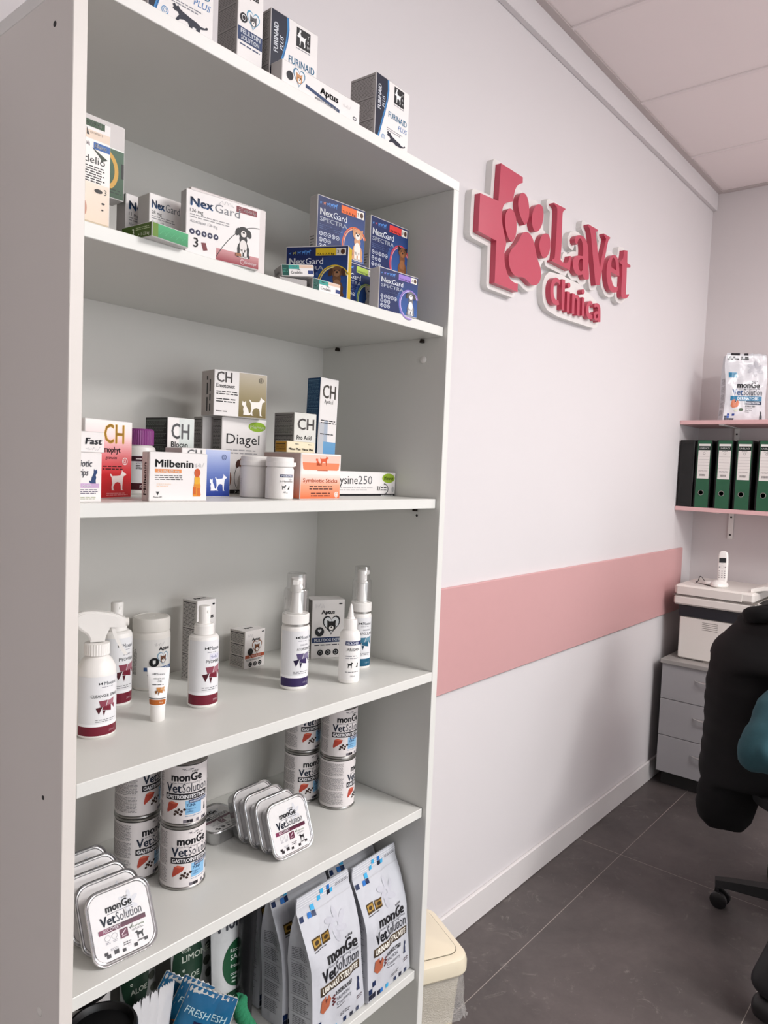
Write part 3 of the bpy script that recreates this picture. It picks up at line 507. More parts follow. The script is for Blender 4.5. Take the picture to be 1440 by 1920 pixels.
# pouches with a printed front (used for the pet food bags everywhere)
def superring(w, d, n=44, p=5.):
    out = []
    for k in range(n):
        a = 2 * PI * k / n; c, s_ = math.cos(a), math.sin(a)
        out.append((w / 2 * math.copysign(abs(c) ** (2 / p), c), d / 2 * math.copysign(abs(s_) ** (2 / p), s_)))
    return out
def pouch(name, parent, w, h, d, art, gusset=True, seed=1, base=(198, 200, 206), top_d=.003, flat=.78, mat=None, side=None):
    """stand-up bag: front towards -y, base z=0, x centred; art in mm on w x h"""
    rnd = random.Random(seed); ph = [rnd.uniform(0, 6) for _ in range(6)]
    def dep(t): return d * (1 - .04 * (1 - t)) if t < .5 else d * max(top_d / d, 1 - ((t - .5) / (flat + .14 - .5)) ** 1.5) if t < flat + .14 else top_d
    def wid(t): return w * (1 - .045 * math.sin(PI * min(t / .8, 1)) + .01 * math.sin(9 * t + ph[0]))
    def fy(u, t):      # front surface, u in -.5...5 of width
        e = max(0., 1 - abs(2 * u) ** 6)
        wr = .0016 * math.sin(7 * u + 11 * t + ph[1]) + .0012 * math.sin(-13 * u + 17 * t + ph[2]) + .0009 * math.sin(24 * u + 6 * t + ph[3])
        fade = min(1, t / .12) * (1 if t < .8 else max(0., (1 - t) / .2))
        return -dep(t) / 2 - (.003 + wr) * e * fade * (d / .06)
    g = G(); rings = []; NU = 30
    ts = [0, .012] + [.035 * k for k in range(1, 26)] + [.9, .92, .94, .96, .985, 1.]
    for t in ts:
        W = wid(t) * (1 if t < .985 else .97); r = []
        for i in range(NU + 1):
            u = -.5 + i / NU; r.append((u * W, fy(u, t) if 0 < t else -d * .46, t * h))
        gi = min(.45 * d, .02) * max(0., (t - .25)) * (1 if gusset else .15)
        if dep(t) < .02: gi *= dep(t) / .02
        for q in (.25, .5, .75): r.append((W / 2 - gi * (1 - abs(2 * q - 1)), -dep(t) / 2 + q * dep(t), t * h))
        for i in range(NU + 1):
            u = .5 - i / NU; r.append((u * W, -fy(u, t) if 0 < t else d * .46, t * h))
        for q in (.75, .5, .25): r.append((-W / 2 + gi * (1 - abs(2 * q - 1)), -dep(t) / 2 + q * dep(t), t * h))
        rings.append(r)
    g.loft(rings, base)
    def f(u, v, l):
        t = v / 1e3 / h; uu = u / 1e3 / w - .5
        return (uu * wid(t), fy(uu, t) - .0007 - l * .00014, v / 1e3)
    if art: s = S(w * 1e3, h * 1e3); art(s); s.emit(g, f, 0, 6.)
    if side:
        s = S(d * 1e3, h * 1e3); side(s)
        def f2(u, v, l):
            t = v / 1e3 / h; q = 1 - u / 1e3 / d; W = wid(t); gi = min(.45 * d, .02) * max(0., t - .25)
            if dep(t) < .02: gi *= dep(t) / .02
            return (-W / 2 + gi * (1 - abs(2 * q - 1)) - .0004 - l * .0001, -dep(t) / 2 + q * dep(t), v / 1e3)
        s.emit(g, f2)
    o = g.build(name, mat or FILM, parent, smooth=60); return o
def subdiv_rect(s, x0, y0, x1, y1, c, l=1, c2=None, n=14): s.rect(x0, y0, x1, y1, c, l, c2, n, 4)
BLKT = (28, 28, 32); NAVY = (24, 38, 72)
def monge(s, x, y, w, c=BLKT, l=3):
    h = w * .25; s.text('monGe', x, y, h, c, w, .035, l)
    for k in range(5): a = x + w * (.66 + .05 * k); s.stroke([(a, y + h * 1.12), (a + (k - 2) * w * .006, y + h * 1.12 + w * (.045 if k != 2 else .055))], w * .02, c, l)
def vet(s, x, y, w, c=(34, 42, 60), c2=(70, 72, 80)):
    h = w * .2; s.text('Vet', x, y, h, c, w * .37, .03); s.text('Solution', x + w * .385, y, h, c2, w * .615, -.006)
def pixels(s, x0, x1, y, k, cols, seed=1, rows=2):
    rnd = random.Random(seed); n = int((x1 - x0) / k)
    for i in range(n):
        for j in range(rows):
            if rnd.random() < (.6 if j == 0 else .3): s.rect(x0 + i * k, y + j * k, x0 + (i + .92) * k, y + (j + .92) * k, rnd.choice(cols), 3)
def pork(s, x, y, k, c=(196, 96, 66)): # pieces of salmon
    s.poly([(x, y + .2 * k), (x + .1 * k, y + .9 * k), (x + .5 * k, y + 1.05 * k), (x + .55 * k, y + .5 * k), (x + .85 * k, y + .95 * k), (x + 1.1 * k, y + .6 * k), (x + .9 * k, y + .1 * k), (x + .3 * k, y - .05 * k)][::-1], c, 3); s.ell(x + .55 * k, y + .75 * k, .1 * k, .1 * k, (110, 40, 30), 4)
def art_derma(s):
    w = s.w; h = s.h
    for k in range(6): a = R(60 * k + 20); s.ell(w * .72 + 22 * math.cos(a), h * .8 + 20 * math.sin(a), 20, 9, (192, 192, 198), 1, rot=a + .4)
    for i in range(2):
        s.rect(w * .08 + i * 19, h * .655, w * .08 + i * 19 + 17, h * .735, (64, 140, 176), 2); s.micro(w * .08 + i * 19 + 3, h * .67, w * .08 + i * 19 + 14, h * .725, 2, (30, 60, 90), 4 + i, l=3)
    monge(s, w * .28, h * .5, w * .55); s.micro(w * .33, h * .475, w * .85, h * .49, 1, (90, 90, 95), 2, ragged=.02)
    vet(s, w * .16, h * .39, w * .74, (44, 78, 128)); s.rect(w * .12, h * .305, w * .9, h * .375, (42, 120, 160), 2, nx=8); s.text('DERMATOSIS', w * .3, h * .32, h * .042, (235, 245, 250), w * .52, .03, 4)
    s.rect(w * .48, h * .25, w * .9, h * .302, (28, 40, 70), 2, nx=6); s.text('MONOPROTEIN', w * .52, h * .262, h * .025, (230, 232, 238), w * .34, .02, 4)
    pork(s, w * .14, h * .2, w * .2, (206, 120, 84)); s.ell(w * .4, h * .17, 10, 7, (74, 96, 70), 4); s.ell(w * .28, h * .155, 9, 5, (210, 214, 190), 4)
    s.text('HYDROLYSED', w * .5, h * .215, h * .022, (50, 50, 54), w * .25, .02); s.text('SALMON', w * .5, h * .19, h * .018, (90, 90, 94)); s.text('Aloe Vera', w * .5, h * .155, h * .018, (90, 90, 94)); s.text('Flavour', w * .5, h * .13, h * .016, (90, 90, 94))
    s.shape(DOGSIT, w * .84, h * .02, w * .1, h * .13, (52, 52, 58)); pixels(s, w * .03, w * .3, h * .005, 11, [(34, 64, 150), (40, 90, 180), (30, 34, 60)], 3, 3); pixels(s, w * .05, w * .6, h * .93, 9, [(30, 30, 36)], 4, 2)
t = thing('pet_food_bag', 'opened white pet food bag with blue band on the upper pink shelf', 'bag', (3.392, .110, 1.7662), -PI / 2 + R(33))
def side_lines(s, c=(150, 150, 156), c2=(120, 120, 126)):
    for k in range(5): s.micro(s.w * .15, s.h * (.08 + .12 * k), s.w * .85, s.h * (.17 + .12 * k), 7, c2, k, l=1)
    for k in range(1, 5): s.rect(s.w * .1, s.h * (.07 + .12 * k) - .5, s.w * .9, s.h * (.07 + .12 * k) + .5, c, 1)
o = pouch('pouch', t, .192, .312, .078, art_derma, True, 7, (214, 214, 218), .03, .86, side=side_lines)
g = G(); rnd = random.Random(5)
for i in range(9): g.add([(-.09 + .02 * i, -.014, .308), (-.07 + .02 * i, -.014, .308), (-.07 + .02 * i + .003, -.006 + .004 * math.sin(i * 2), .320 + .006 * rnd.random()), (-.09 + .02 * i + .003, -.006 + .004 * math.sin(i * 2 - 2), .320 + .006 * rnd.random())], [(0, 1, 2, 3)], (40, 40, 44) if i in (1, 2, 4) else (205, 206, 210))
g.build('torn_rim', FILM, t)
g = G(); g.box(0, 0, 0, .05, .05, .006, .001); g.box(.004, .02, .006, .009, .03, .05, .001); g.box(.041, .02, .006, .046, .03, .05, .001); g.box(.004, .02, .046, .046, .03, .051, .001); tag(g.build('acrylic_stand', CLEAR, None, (3.33, -.02, 1.7662), (0, 0, -PI / 2)), 'small clear plastic stand right of the pet food bag, cut by the photo edge', 'stand')
# ------------------------------------------------------------------ drawer cabinet, printer, telephone
t = thing('drawer_cabinet', 'grey three-drawer cabinet under the printer in the corner', 'cabinet', (3.1, .31, 0), -PI / 2)
GREYC = M('grey_melamine', (158, 156, 158), .4, noise=.02); GTOP = M('grey_worktop', (150, 146, 143), .4, noise=.03, nscale=40)
g = G(); g.box(.002, .018, .075, .438, .46, .6, .001); g.build('carcass', M('dark_cabinet_sides', (58, 56, 57), .5), t)
g = G(); g.box(.01, .05, 0, .43, .45, .0752); g.build('plinth', DARK, t)
g = G(); g.box(-.006, -.012, .6005, .446, .464, .6205, .0015); g.build('cabinet_top', GTOP, t)
for z0, z1 in ((.0765, .2515), (.2545, .4285), (.4315, .599)):
    g = G(); g.box(0, 0, z0, .44, .0178, z1, .001); dr = g.build('drawer', GREYC, t)
    pts = []
    for k in range(17):
        a = k / 16; pts.append((.155 + .13 * a, -.022 * math.sin(PI * a) - .001, z0 + .112))
    g = G(); g.tube(pts, [.0018 + .0032 * math.sin(PI * k / 16) for k in range(17)], 10); g.build('handle', M('satin_chrome', (214, 212, 210), .28, 1.), dr)
t = thing('printer', 'white multifunction printer with black band standing on the drawer cabinet', 'printer', (3.165, .265, .6208), -PI / 2)
PR = M('printer_white', (224, 219, 213), .45); PRB = M('printer_navy', (18, 20, 30), .35)
g = G(); g.box(0, 0, .004, .34, .34, .205, .006); g.box(.02, .02, 0, .32, .32, .006)
for k in range(5): g.box(.105, -.0004, .152 + k * .0085, .175, .0012, .1545 + k * .0085, 0, (120, 116, 112), 1)
g.box(.12, -.0006, .0, .34, .001, .007, 0, (70, 68, 66), 1); g.build('body', [PR, M('printer_slots', (128, 122, 116), .6)], t)
g = G(); g.box(-.004, -.004, .2052, .36, .34, .2615, .004); g.build('paper_output_band', PRB, t)
g = G(); g.box(-.026, -.024, .2617, .33, .35, .306, .008); g.box(-.026, -.022, .309, .325, .35, .357, .01)
g.box(-.012, -.0246, .312, .275, -.02, .35, .001); g.build('scanner_unit', PR, t)
g = G(); g.box(-.026, -.0235, .3055, .33, .3, .3095); g.build('lid_gap', M('printer_slots'), t)
g = G(); g.loft([[(.30, .02, .372), (.30, .30, .372), (.30, .30, .356), (.30, .02, .356)], [(.345, .05, .385), (.345, .29, .385), (.345, .29, .366), (.345, .05, .366)], [(.40, .06, .387), (.40, .28, .387), (.40, .28, .373), (.40, .06, .373)]]); g.build('document_feeder_tray', PR, t)
g = G(); g.loft([[(.331, .02, .31), (.331, .31, .31), (.331, .31, .27), (.331, .02, .27)], [(.44, .02, .278), (.44, .31, .278), (.44, .31, .262), (.44, .02, .262)]]); cp = g.build('control_panel_base', PR, t)
g = G(); g.loft([[(.336, .03, .311), (.336, .3, .311), (.336, .3, .306), (.336, .03, .306)], [(.432, .03, .2835), (.432, .3, .2835), (.432, .3, .279), (.432, .03, .279)]]); g.box(.37, .1, .296, .39, .14, .3025, 0, (60, 60, 60)); g.build('control_panel', BLK, t)
ph = thing('telephone', 'white cordless telephone standing in its charging base on the printer', 'telephone', (3.235, .115, .9785), -PI / 2)
g = G(); g.lathe([(.001, 0), (.044, 0), (.05, .006), (.047, .016), (.034, .026), (.015, .031), (0, .032)], 30, 0, 0, 0, sx=.78, sy=1.1)
g.lathe([(.001, 0), (.03, 0), (.036, .006), (.033, .014), (.02, .019), (0, .02)], 24, -.04, .02, 0); g.build('charging_base', WPL, ph)
hs = G(); rings = []
for z, w, d_ in ((0, .034, .018), (.01, .042, .022), (.05, .044, .023), (.1, .045, .022), (.13, .042, .022), (.143, .034, .02), (.148, .02, .014)): rings.append([(a, b, z) for a, b in superring(w, d_, 28, 4)])
hs.loft(rings); hd = hs.build('handset', WPL, ph, (.012, .0, .022), (R(-12), R(-4), 0))
s = S(44, 148); s.rect(-15, 92, 15, 114, (40, 42, 44), 1); s.ring(0, 72, 6, 6, .8, (190, 186, 182), 1)
for i in range(3):
    for j in range(4): s.rect(-15 + 12 * i, 20 + 10 * j, -9 + 12 * i, 24 + 10 * j, (120, 118, 120), 1)
for x_ in (-15, 11): s.rect(x_, 68, x_ + 5, 73, (150, 148, 148), 1)
s.rect(-5, 86, 5, 87.5, (160, 158, 156), 1); g = G(); s.emit(g, lambda u, v, l: (u / 1e3, -.0118 - l * .0002, v / 1e3)); g.build('keypad', LABEL, hd)
g = G(); pts = [(-.062, .03, .008), (-.075, .035, .012), (-.088, .03, .03), (-.098, .028, .034), (-.108, .034, .008), (-.12, .045, .004), (-.1, .0, .006), (-.07, -.02, .005), (-.03, -.035, .004), (.0, -.045, .004)]
def spline(P, n=6):
    out = []; P = [Vector(p) for p in P]
    for i in range(len(P) - 1):
        a, b, c, d_ = P[max(i - 1, 0)], P[i], P[i + 1], P[min(i + 2, len(P) - 1)]
        for k in range(n):
            t_ = k / n; out.append(.5 * ((2 * b) + (c - a) * t_ + (2 * a - 5 * b + 4 * c - d_) * t_ ** 2 + (3 * b - a - 3 * c + d_) * t_ ** 3))
    return out + [P[-1]]
g.tube(spline(pts), .0016, 8); g.build('power_cord', BLK, ph)
# ------------------------------------------------------------------ waste bin
LINER = bpy.data.materials.new('thin_bag_plastic'); LINER.use_nodes = True; _n = LINER.node_tree; _b = _n.nodes['Principled BSDF']
_b.inputs['Base Color'].default_value = lin((214, 212, 208)) + (1,); _b.inputs['Roughness'].default_value = .22; _b.inputs['Alpha'].default_value = .42
_t = _n.nodes.new('ShaderNodeTexNoise'); _t.inputs['Scale'].default_value = 26; _t.inputs['Distortion'].default_value = 1.5
_p = _n.nodes.new('ShaderNodeBump'); _p.inputs['Strength'].default_value = .8; _p.inputs['Distance'].default_value = .01; _n.links.new(_t.outputs['Fac'], _p.inputs['Height']); _n.links.new(_p.outputs[0], _b.inputs['Normal'])
tb = thing('waste_bin', 'small cream swing-lid waste bin behind the bookcase side, lined with a bag', 'bin', (1.055, 0.207, 0), R(-27))
CREAM = M('cream_plastic', (226, 216, 192), .3)
def rrect(w, d_, r, z, n=6, cx=0, cy=0):
    out = []
    for (sx, sy, a0) in ((1, 1, 0), (-1, 1, 90), (-1, -1, 180), (1, -1, 270)):
        for k in range(n + 1):
            a = R(a0 + 90 * k / n); out.append((cx + sx * (w / 2 - r) + r * math.cos(a), cy + sy * (d_ / 2 - r) + r * math.sin(a), z))
    return out
g = G(); g.loft([rrect(.14, .18, .03, 0), rrect(.165, .21, .03, .22)]); g.build('bucket', CREAM, tb)
g = G(); g.loft([rrect(.188, .232, .036, .222), rrect(.196, .24, .04, .228), rrect(.196, .24, .04, .25), rrect(.188, .232, .038, .262), rrect(.172, .216, .036, .268), rrect(.15, .194, .03, .269)]); g.build('lid_frame', CREAM, tb)
g = G(); g.loft([rrect(.146, .19, .028, .2692), rrect(.146, .19, .028, .2712), rrect(.142, .186, .027, .2725)]); g.build('swing_flap', CREAM, tb)
g = G(); g.loft([rrect(.15, .194, .03, .2691), rrect(.15, .194, .03, .2697)]); g.build('flap_gap', M('lid_shadow_gap', (120, 112, 96), .7), tb)
g = G(); rings = []; rnd = random.Random(3)
for j, (z, e) in enumerate(((.224, .0), (.2, .006), (.17, .012), (.145, .014), (.125, .02), (.115, .03))):
    rg = rrect(.172 + e, .214 + e, .03, z, 8); rings.append([(x * (1 + rnd.uniform(-.03, .03) * (j > 0)), y * (1 + rnd.uniform(-.03, .03) * (j > 0)), z_ + rnd.uniform(-.008, .008) * (j > 0)) for x, y, z_ in rg])
g.loft(rings, cap=False); g.build('bin_liner', LINER, tb, smooth=20)
# ------------------------------------------------------------------ cartons
WHITE = (232, 228, 226); GREY = (126, 122, 122)
def carton(label, x, y, z, a, w, d, h, front=None, left=None, top=None, base=WHITE, topc=None, leftc=None, group=None, cat='box', name='medicine_box', lean=0., rightc=None, tuck=True):
    g = G(); c = .0007; g.box(0, 0, 0, w, d, h, c, base)
    q = .0009
    def face(col, f, W, Hh):
        s = S(W * 1e3, Hh * 1e3); s.rect(q * 1e3, q * 1e3, W * 1e3 - q * 1e3, Hh * 1e3 - q * 1e3, col, 0); return s, f
    FR = lambda u, v, l: (u / 1e3, -.00012 - l * .00011, v / 1e3)
    LF = lambda u, v, l: (-.00012 - l * .00011, d - u / 1e3, v / 1e3)
    TP_ = lambda u, v, l: (u / 1e3, v / 1e3, h + .00012 + l * .00011)
    RG = lambda u, v, l: (w + .00012 + l * .00011, u / 1e3, v / 1e3)
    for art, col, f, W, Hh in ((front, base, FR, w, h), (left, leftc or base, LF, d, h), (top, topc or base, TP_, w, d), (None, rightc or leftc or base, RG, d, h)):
        s, f = face(col, f, W, Hh)
        if art: art(s)
        s.emit(g, f)
    if tuck:   # folded end flap standing a hair proud on the top
        g.box(.0015, .0006, h + .0001, w - .0015, .0012, h + .0005, 0, mixc(topc or base, (90, 90, 90), .25))
    o = g.build(name, CARD, None, (x, y, z), (0, R(lean), R(a))); return tag(o, label, cat, group)
def txtside(c=(116, 113, 111), blocks=3, seed=1):
    def f(s):
        hh = (s.h - 6) / blocks
        for k in range(blocks):
            y = 3 + k * hh; s.rect(3, y + hh - 3.2, s.w - 4, y + hh - 1.4, c, 1); s.micro(3, y + 1, s.w - 3, y + hh - 4, max(3, int(hh / 2.6)), c, seed + k, l=1, ragged=.15)
    return f
LB = (56, 130, 190)
def a_furi(s):
    w, h = s.w, s.h
    cur = [(.06, 0), (.09, .12), (.16, .3), (.24, .5), (.31, .7), (.335, .85), (.32, 1)]
    L = [(1, h - 1)] + [(1, 1)] + [((a + .045) * w, max(1, min(h - 1, b * h))) for a, b in cur]; s.poly(L, LB, 1)
    L = [(1, h - 1)] + [(1, 1)] + [(a * w, max(1, min(h - 1, b * h))) for a, b in cur]; s.poly(L, (18, 24, 46), 2)
    s.stroke([((a + .03) * w, max(1, min(h - 1, b * h))) for a, b in cur], w * .006, (20, 40, 90), 3)
    s.text('FURINAID', w * .15, h * .5, w * .085, (235, 238, 244), h * .36, .03, 3, 'l', 1); s.text('PLUS', w * .26, h * .56, w * .07, (225, 230, 240), h * .16, .0, 3, 'l', 1, .2)
    x, y, k = w * .53, h * .72, w * .3; s.rect(x, y, x + k, y + k, (22, 22, 26), 1); s.shape(DOG, x + k * .1, y + k * .12, k * .6, k * .7, (236, 236, 236), 2, True); s.shape(CATS, x + k * .05, y + k * .5, k * .3, k * .45, (236, 236, 236), 3)
    for i, ch in enumerate('TRM'): s.text(ch, x + k * .78, y + k * (.68 - .27 * i), k * .14, (230, 230, 230), None, .02, 3)
    s.micro(x, y - 4, x + k, y - 1.5, 1, (120, 120, 130), 2, ragged=0)
    s.text('FURINAID', w * .38, h * .47, h * .085, (58, 140, 182), w * .56, .012); s.text('PLUS', w * .68, h * .36, h * .07, (66, 120, 180), w * .26, .005, 3, 'l', 0, .22)
    s.micro(w * .34, h * .26, w * .85, h * .32, 2, (130, 130, 140), 4)
    s.ring(w * .25, h * .13, 4.2, 4.2, 1.1, (80, 140, 190), 2); s.ring(w * .25, h * .13, 2, 2, .8, (80, 140, 190), 2)
    s.shape(CATW, w * .36, h * .04, w * .56, h * .22, (20, 24, 44), 2)
gT = 'cat supplement boxes on top of the bookcase'
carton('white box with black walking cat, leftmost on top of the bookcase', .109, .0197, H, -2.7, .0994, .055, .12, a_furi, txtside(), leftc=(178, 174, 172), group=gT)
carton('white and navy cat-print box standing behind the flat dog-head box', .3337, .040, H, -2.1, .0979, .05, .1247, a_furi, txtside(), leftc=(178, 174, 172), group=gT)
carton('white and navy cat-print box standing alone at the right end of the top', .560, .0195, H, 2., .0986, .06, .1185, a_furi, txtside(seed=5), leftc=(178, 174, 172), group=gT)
def dogheart(s, cx, cy, k, rim, cat=False, fur=(190, 140, 100)):
    s.poly(heart(cx, cy, k * 1.12, k * 1.12), rim, 2); s.poly(heart(cx, cy, k * .95, k * .95), (226, 228, 230), 3)
    s.ell(cx, cy - k * .04, k * .26, k * .28, fur, 4)
    for sg in (-1, 1): s.poly([(cx + sg * k * .26, cy + k * .32), (cx + sg * k * .05, cy + k * .2), (cx + sg * k * .24, cy)][::sg], fur, 5)
    s.ell(cx, cy - k * .14, k * .14, k * .13, (238, 234, 230), 6); s.ell(cx, cy - k * .1, k * .05, k * .04, (25, 22, 22), 7)
    for sg in (-1, 1): s.ell(cx + sg * k * .11, cy + k * .02, k * .04, k * .04, (25, 22, 22), 7)
def a_felil(s):
    w, h = s.w, s.h; s.text('Aptus', w * .3, h * .84, h * .06, (30, 30, 34), w * .5, .03)
    dogheart(s, w * .6, h * .62, w * .5, (90, 150, 180), fur=(84, 84, 88)); s.ell(w * .22, h * .6, w * .14, w * .14, (24, 26, 34), 8); s.ring(w * .22, h * .6, w * .06, w * .07, w * .02, (230, 230, 230), 9)
    s.rect(1, h * .36, w - 1, h * .5, (38, 58, 98), 2); s.text('FELILYSIN', w * .12, h * .44, h * .045, (235, 238, 244), w * .78, .03); s.text('SOLUTION', w * .14, h * .375, h * .045, (235, 238, 244), w * .72, .03)
    s.micro(w * .1, h * .31, w * .9, h * .345, 1, (70, 80, 110), 3, ragged=.02)
    for k in (.3, .55): s.ell(w * k, h * .06, w * .08, w * .08, (24, 26, 34), 3)
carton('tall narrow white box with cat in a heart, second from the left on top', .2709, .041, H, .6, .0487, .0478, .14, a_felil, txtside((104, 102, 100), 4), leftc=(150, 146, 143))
def a_aptusflat(s):
    w, h = s.w, s.h; dogheart(s, w * .2, h * .6, h * .62, (70, 120, 150), fur=(196, 140, 92)); s.ell(w * .09, h * .52, h * .17, h * .17, (24, 26, 34), 8)
    s.poly([(w * .28, h * .42), (w * .72, h * .16), (w * .72, h * .30), (w * .28, h * .56)], (36, 60, 98), 2); s.text('REVITALIZING', w * .4, h * .2, h * .08, (235, 238, 244), w * .3, .02, 4)
    s.text('Aptus', w * .46, h * .52, h * .26, (26, 26, 30), w * .24, .035); s.scrawl(w * .76, h * .5, w * .12, h * .2, (170, 168, 170), 3); s.ell(w * .93, h * .3, h * .12, h * .08, (70, 70, 76), 2); s.ell(w * .93, h * .3, h * .08, h * .04, (220, 220, 222), 3)
carton('flat white box with dog head in a heart lying along the top front edge', .334, .0112, H, .0, .177, .026, .0395, a_aptusflat, None, leftc=(188, 184, 182))
# ---- first shelf below the top
def a_cred(s):
    w, h = s.w, s.h; s.rect(1, h * .42, w - 1, h * .82, (238, 234, 230), 1); s.rect(1, 1, w - 1, h * .42, (226, 206, 186), 1, (234, 218, 202)); s.rect(1, h * .82, w - 1, h * .9, (226, 206, 188), 1)
    s.rect(1, h * .93, w * .82, h - 1, (34, 66, 34), 2); s.text('3 x 0,9 ml', w * .2, h * .948, h * .035, (232, 236, 226), w * .52, .01, 3)
    s.text('CH 907351 2', w * .4, h * .87, h * .018, (120, 100, 90), w * .36); s.poly([(w * .3, h * .85), (w * .38, h * .85), (w * .3, h * .92)], (50, 46, 46), 2)
    s.rect(w * .5, h * .735, w - 1, h * .8, (40, 92, 160), 2); s.text('Elanco', w * .53, h * .752, h * .036, (240, 242, 246), w * .34, .03, 4, 'l', 0, .2); s.scrawl(w * .3, h * .75, w * .1, h * .04, (120, 110, 120), 2)
    s.poly([(w * .46, h * .745), (w * .72, h * .66), (w * .72, h * .635), (w * .92, h * .67)], (40, 52, 36), 2)
    s.text('delio', w * .24, h * .6, h * .066, (28, 26, 26), w * .6, .0); s.micro(w * .2, h * .42, w * .84, h * .58, 7, (50, 46, 46), 3, .5)
    s.ell(w * .66, h * .355, w * .12, h * .02, (30, 24, 22), 3); s.text('3', w * .82, h * .335, h * .05, (34, 30, 30)); s.ell(w * .8, h * .25, w * .05, h * .01, (40, 32, 30), 3); s.ell(w * .78, h * .19, w * .035, h * .008, (40, 32, 30), 3)
    s.rect(1, 1, w - 1, h * .06, (196, 178, 150), 2); s.ell(w * .25, h * .17, w * .08, h * .07, (190, 140, 118), 2)
carton('tall cream box with green header, blue logo and black lettering, leftmost on the upper shelf', .0205, .03, Z1, 0, .0462, .03, .1325, a_cred, None)
carton('black box at the bottom of the stack behind the tall cream box', .024, .095, Z1, 0, .102 - .024, .035, .036, None, None, base=(24, 24, 25))
carton('plain white box in the middle of the stack behind the tall cream box', .026, .095, Z1 + .0367, 0, .077, .033, .032, lambda s: s.rect(1, 3, s.w - 1, 4, (70, 70, 70), 1), None)
def a_heartgreen(s):
    w, h = s.w, s.h; s.rect(1, h * .66, w - 1, h - 1, (206, 200, 198), 1); s.rect(1, 1, w - 1, h * .66, (40, 74, 46), 1, (66, 98, 76)); s.ring(w * .62, h * .36, w * .2, h * .22, w * .07, (206, 158, 62), 2, -90, 110); s.rect(1, h * .66, w - 1, h * .675, (232, 234, 230), 2)
    s.micro(w * .5, h * .06, w * .95, h * .14, 2, (24, 46, 28), 3); s.rect(w * .94, h * .3, w - 1, h * .5, (16, 20, 16), 3)
carton('green box with yellow ring and white top, stacked behind the tall cream box', .044, .098, Z1 + .0695, 0, .082, .03, .1, a_heartgreen, None, leftc=(60, 90, 64))
def a_nex(mg, dog=None):
    def f(s):
        w, h = s.w, s.h; gr = lambda q: mixc((44, 96, 152), (22, 30, 52), max(0, min(1, (q[1] - h * .76) / (h * .12))))
        s.text('Nex', w * .05, h * .76, h * .13, gr, w * .3, .035); s.text('Gard', w * .37, h * .76, h * .13, (118, 120, 126), w * .34, -.004)
        s.text(mg, w * .05, h * .66, h * .055, (34, 34, 38), None, .005); s.micro(w * .05, h * .57, w * .6, h * .645, 2, (150, 148, 150), 3, .4)
        s.text('Afoxolaner ' + mg, w * .05, h * .5, h * .05, (150, 150, 154), w * .36, -.004)
        if dog:
            for k in range(5): s.ell(w * (.08 + .078 * k), h * .36, w * .034, w * .034, (26, 28, 66), 2); s.ell(w * (.08 + .078 * k), h * .36, w * .014, w * .01, (226, 226, 236), 3, rot=k)
            s.text('3', w * .1, h * .13, h * .14, (66, 62, 64), None, .02); s.poly([(w * .2, h * .22), (w * .26, h * .23), (w * .285, h * .12), (w * .23, h * .1)][::-1], (116, 42, 48), 3)
            arc = [(w * (.4 + .05 * k), h * (.06 + .62 * (1 - (1 - k / 12) ** 2.2))) for k in range(13)]; arc = [(min(a, w - 1), b) for a, b in arc]
            red = [(w * .4, h * .06), (w - 1, h * .0 + 1), (w - 1, h * .2)] + [(w * (.42 + .05 * k), h * (.08 + .11 * math.sin(k * .33))) for k in range(6, -1, -1)]
            s.rect(w * .4, 1, w - 1, h * .2, (140, 34, 48), 1, (196, 140, 142)); s.stroke(arc, w * .008, (24, 24, 26), 3)
            s.rect(w * .66, h * .86, w * .95, h * .955, (122, 42, 52), 2); s.text('>25-50 kg', w * .76, h * .885, h * .042, (232, 222, 222), w * .17, .01, 4); s.micro(w * .67, h * .87, w * .75, h * .95, 3, (220, 200, 200), 3)
            doggy(s, w * .63, h * .14, h * .52, (26, 24, 26), (222, 216, 212), (22, 20, 22), (30, 26, 26), 5); s.rect(w * .66, h * .15, w * .74, h * .2, (150, 96, 60), 8)
            s.ring(w * .76, h * .07, 3, 3, .7, (230, 210, 212), 4); s.text('Boehringer', w * .8, h * .055, h * .045, (230, 214, 216), w * .16, .0, 4); s.scrawl(w * .42, h * .9, w * .22, h * .07, (110, 110, 120), 4)
        else: s.micro(w * .05, h * .3, w * .5, h * .42, 3, (150, 148, 150), 5, .4)
    return f
def qrish(s): s.micro(s.w * .2, s.h * .1, s.w * .75, s.h * .3, 4, (110, 108, 108), 3)
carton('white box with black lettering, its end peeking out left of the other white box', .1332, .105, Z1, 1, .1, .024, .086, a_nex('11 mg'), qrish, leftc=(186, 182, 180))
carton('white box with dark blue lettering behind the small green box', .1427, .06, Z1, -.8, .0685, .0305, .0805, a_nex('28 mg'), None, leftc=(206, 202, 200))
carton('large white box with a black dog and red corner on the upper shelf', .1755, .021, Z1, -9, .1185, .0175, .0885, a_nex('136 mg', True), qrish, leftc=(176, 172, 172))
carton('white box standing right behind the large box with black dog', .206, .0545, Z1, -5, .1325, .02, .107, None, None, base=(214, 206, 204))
def a_greenend(s):
    w, h = s.w, s.h; s.rect(1, 1, w - 1, h - 1, (62, 138, 92), 1, (74, 164, 112)); s.rect(1, 1, w * .16, h - 1, (98, 132, 44), 2)
    for k in range(5): s.stroke([(w * (.2 + .15 * k), h * .3), (w * (.3 + .15 * k), h * .6), (w * (.38 + .15 * k), h * .4)], .5, (96, 180, 130), 3)
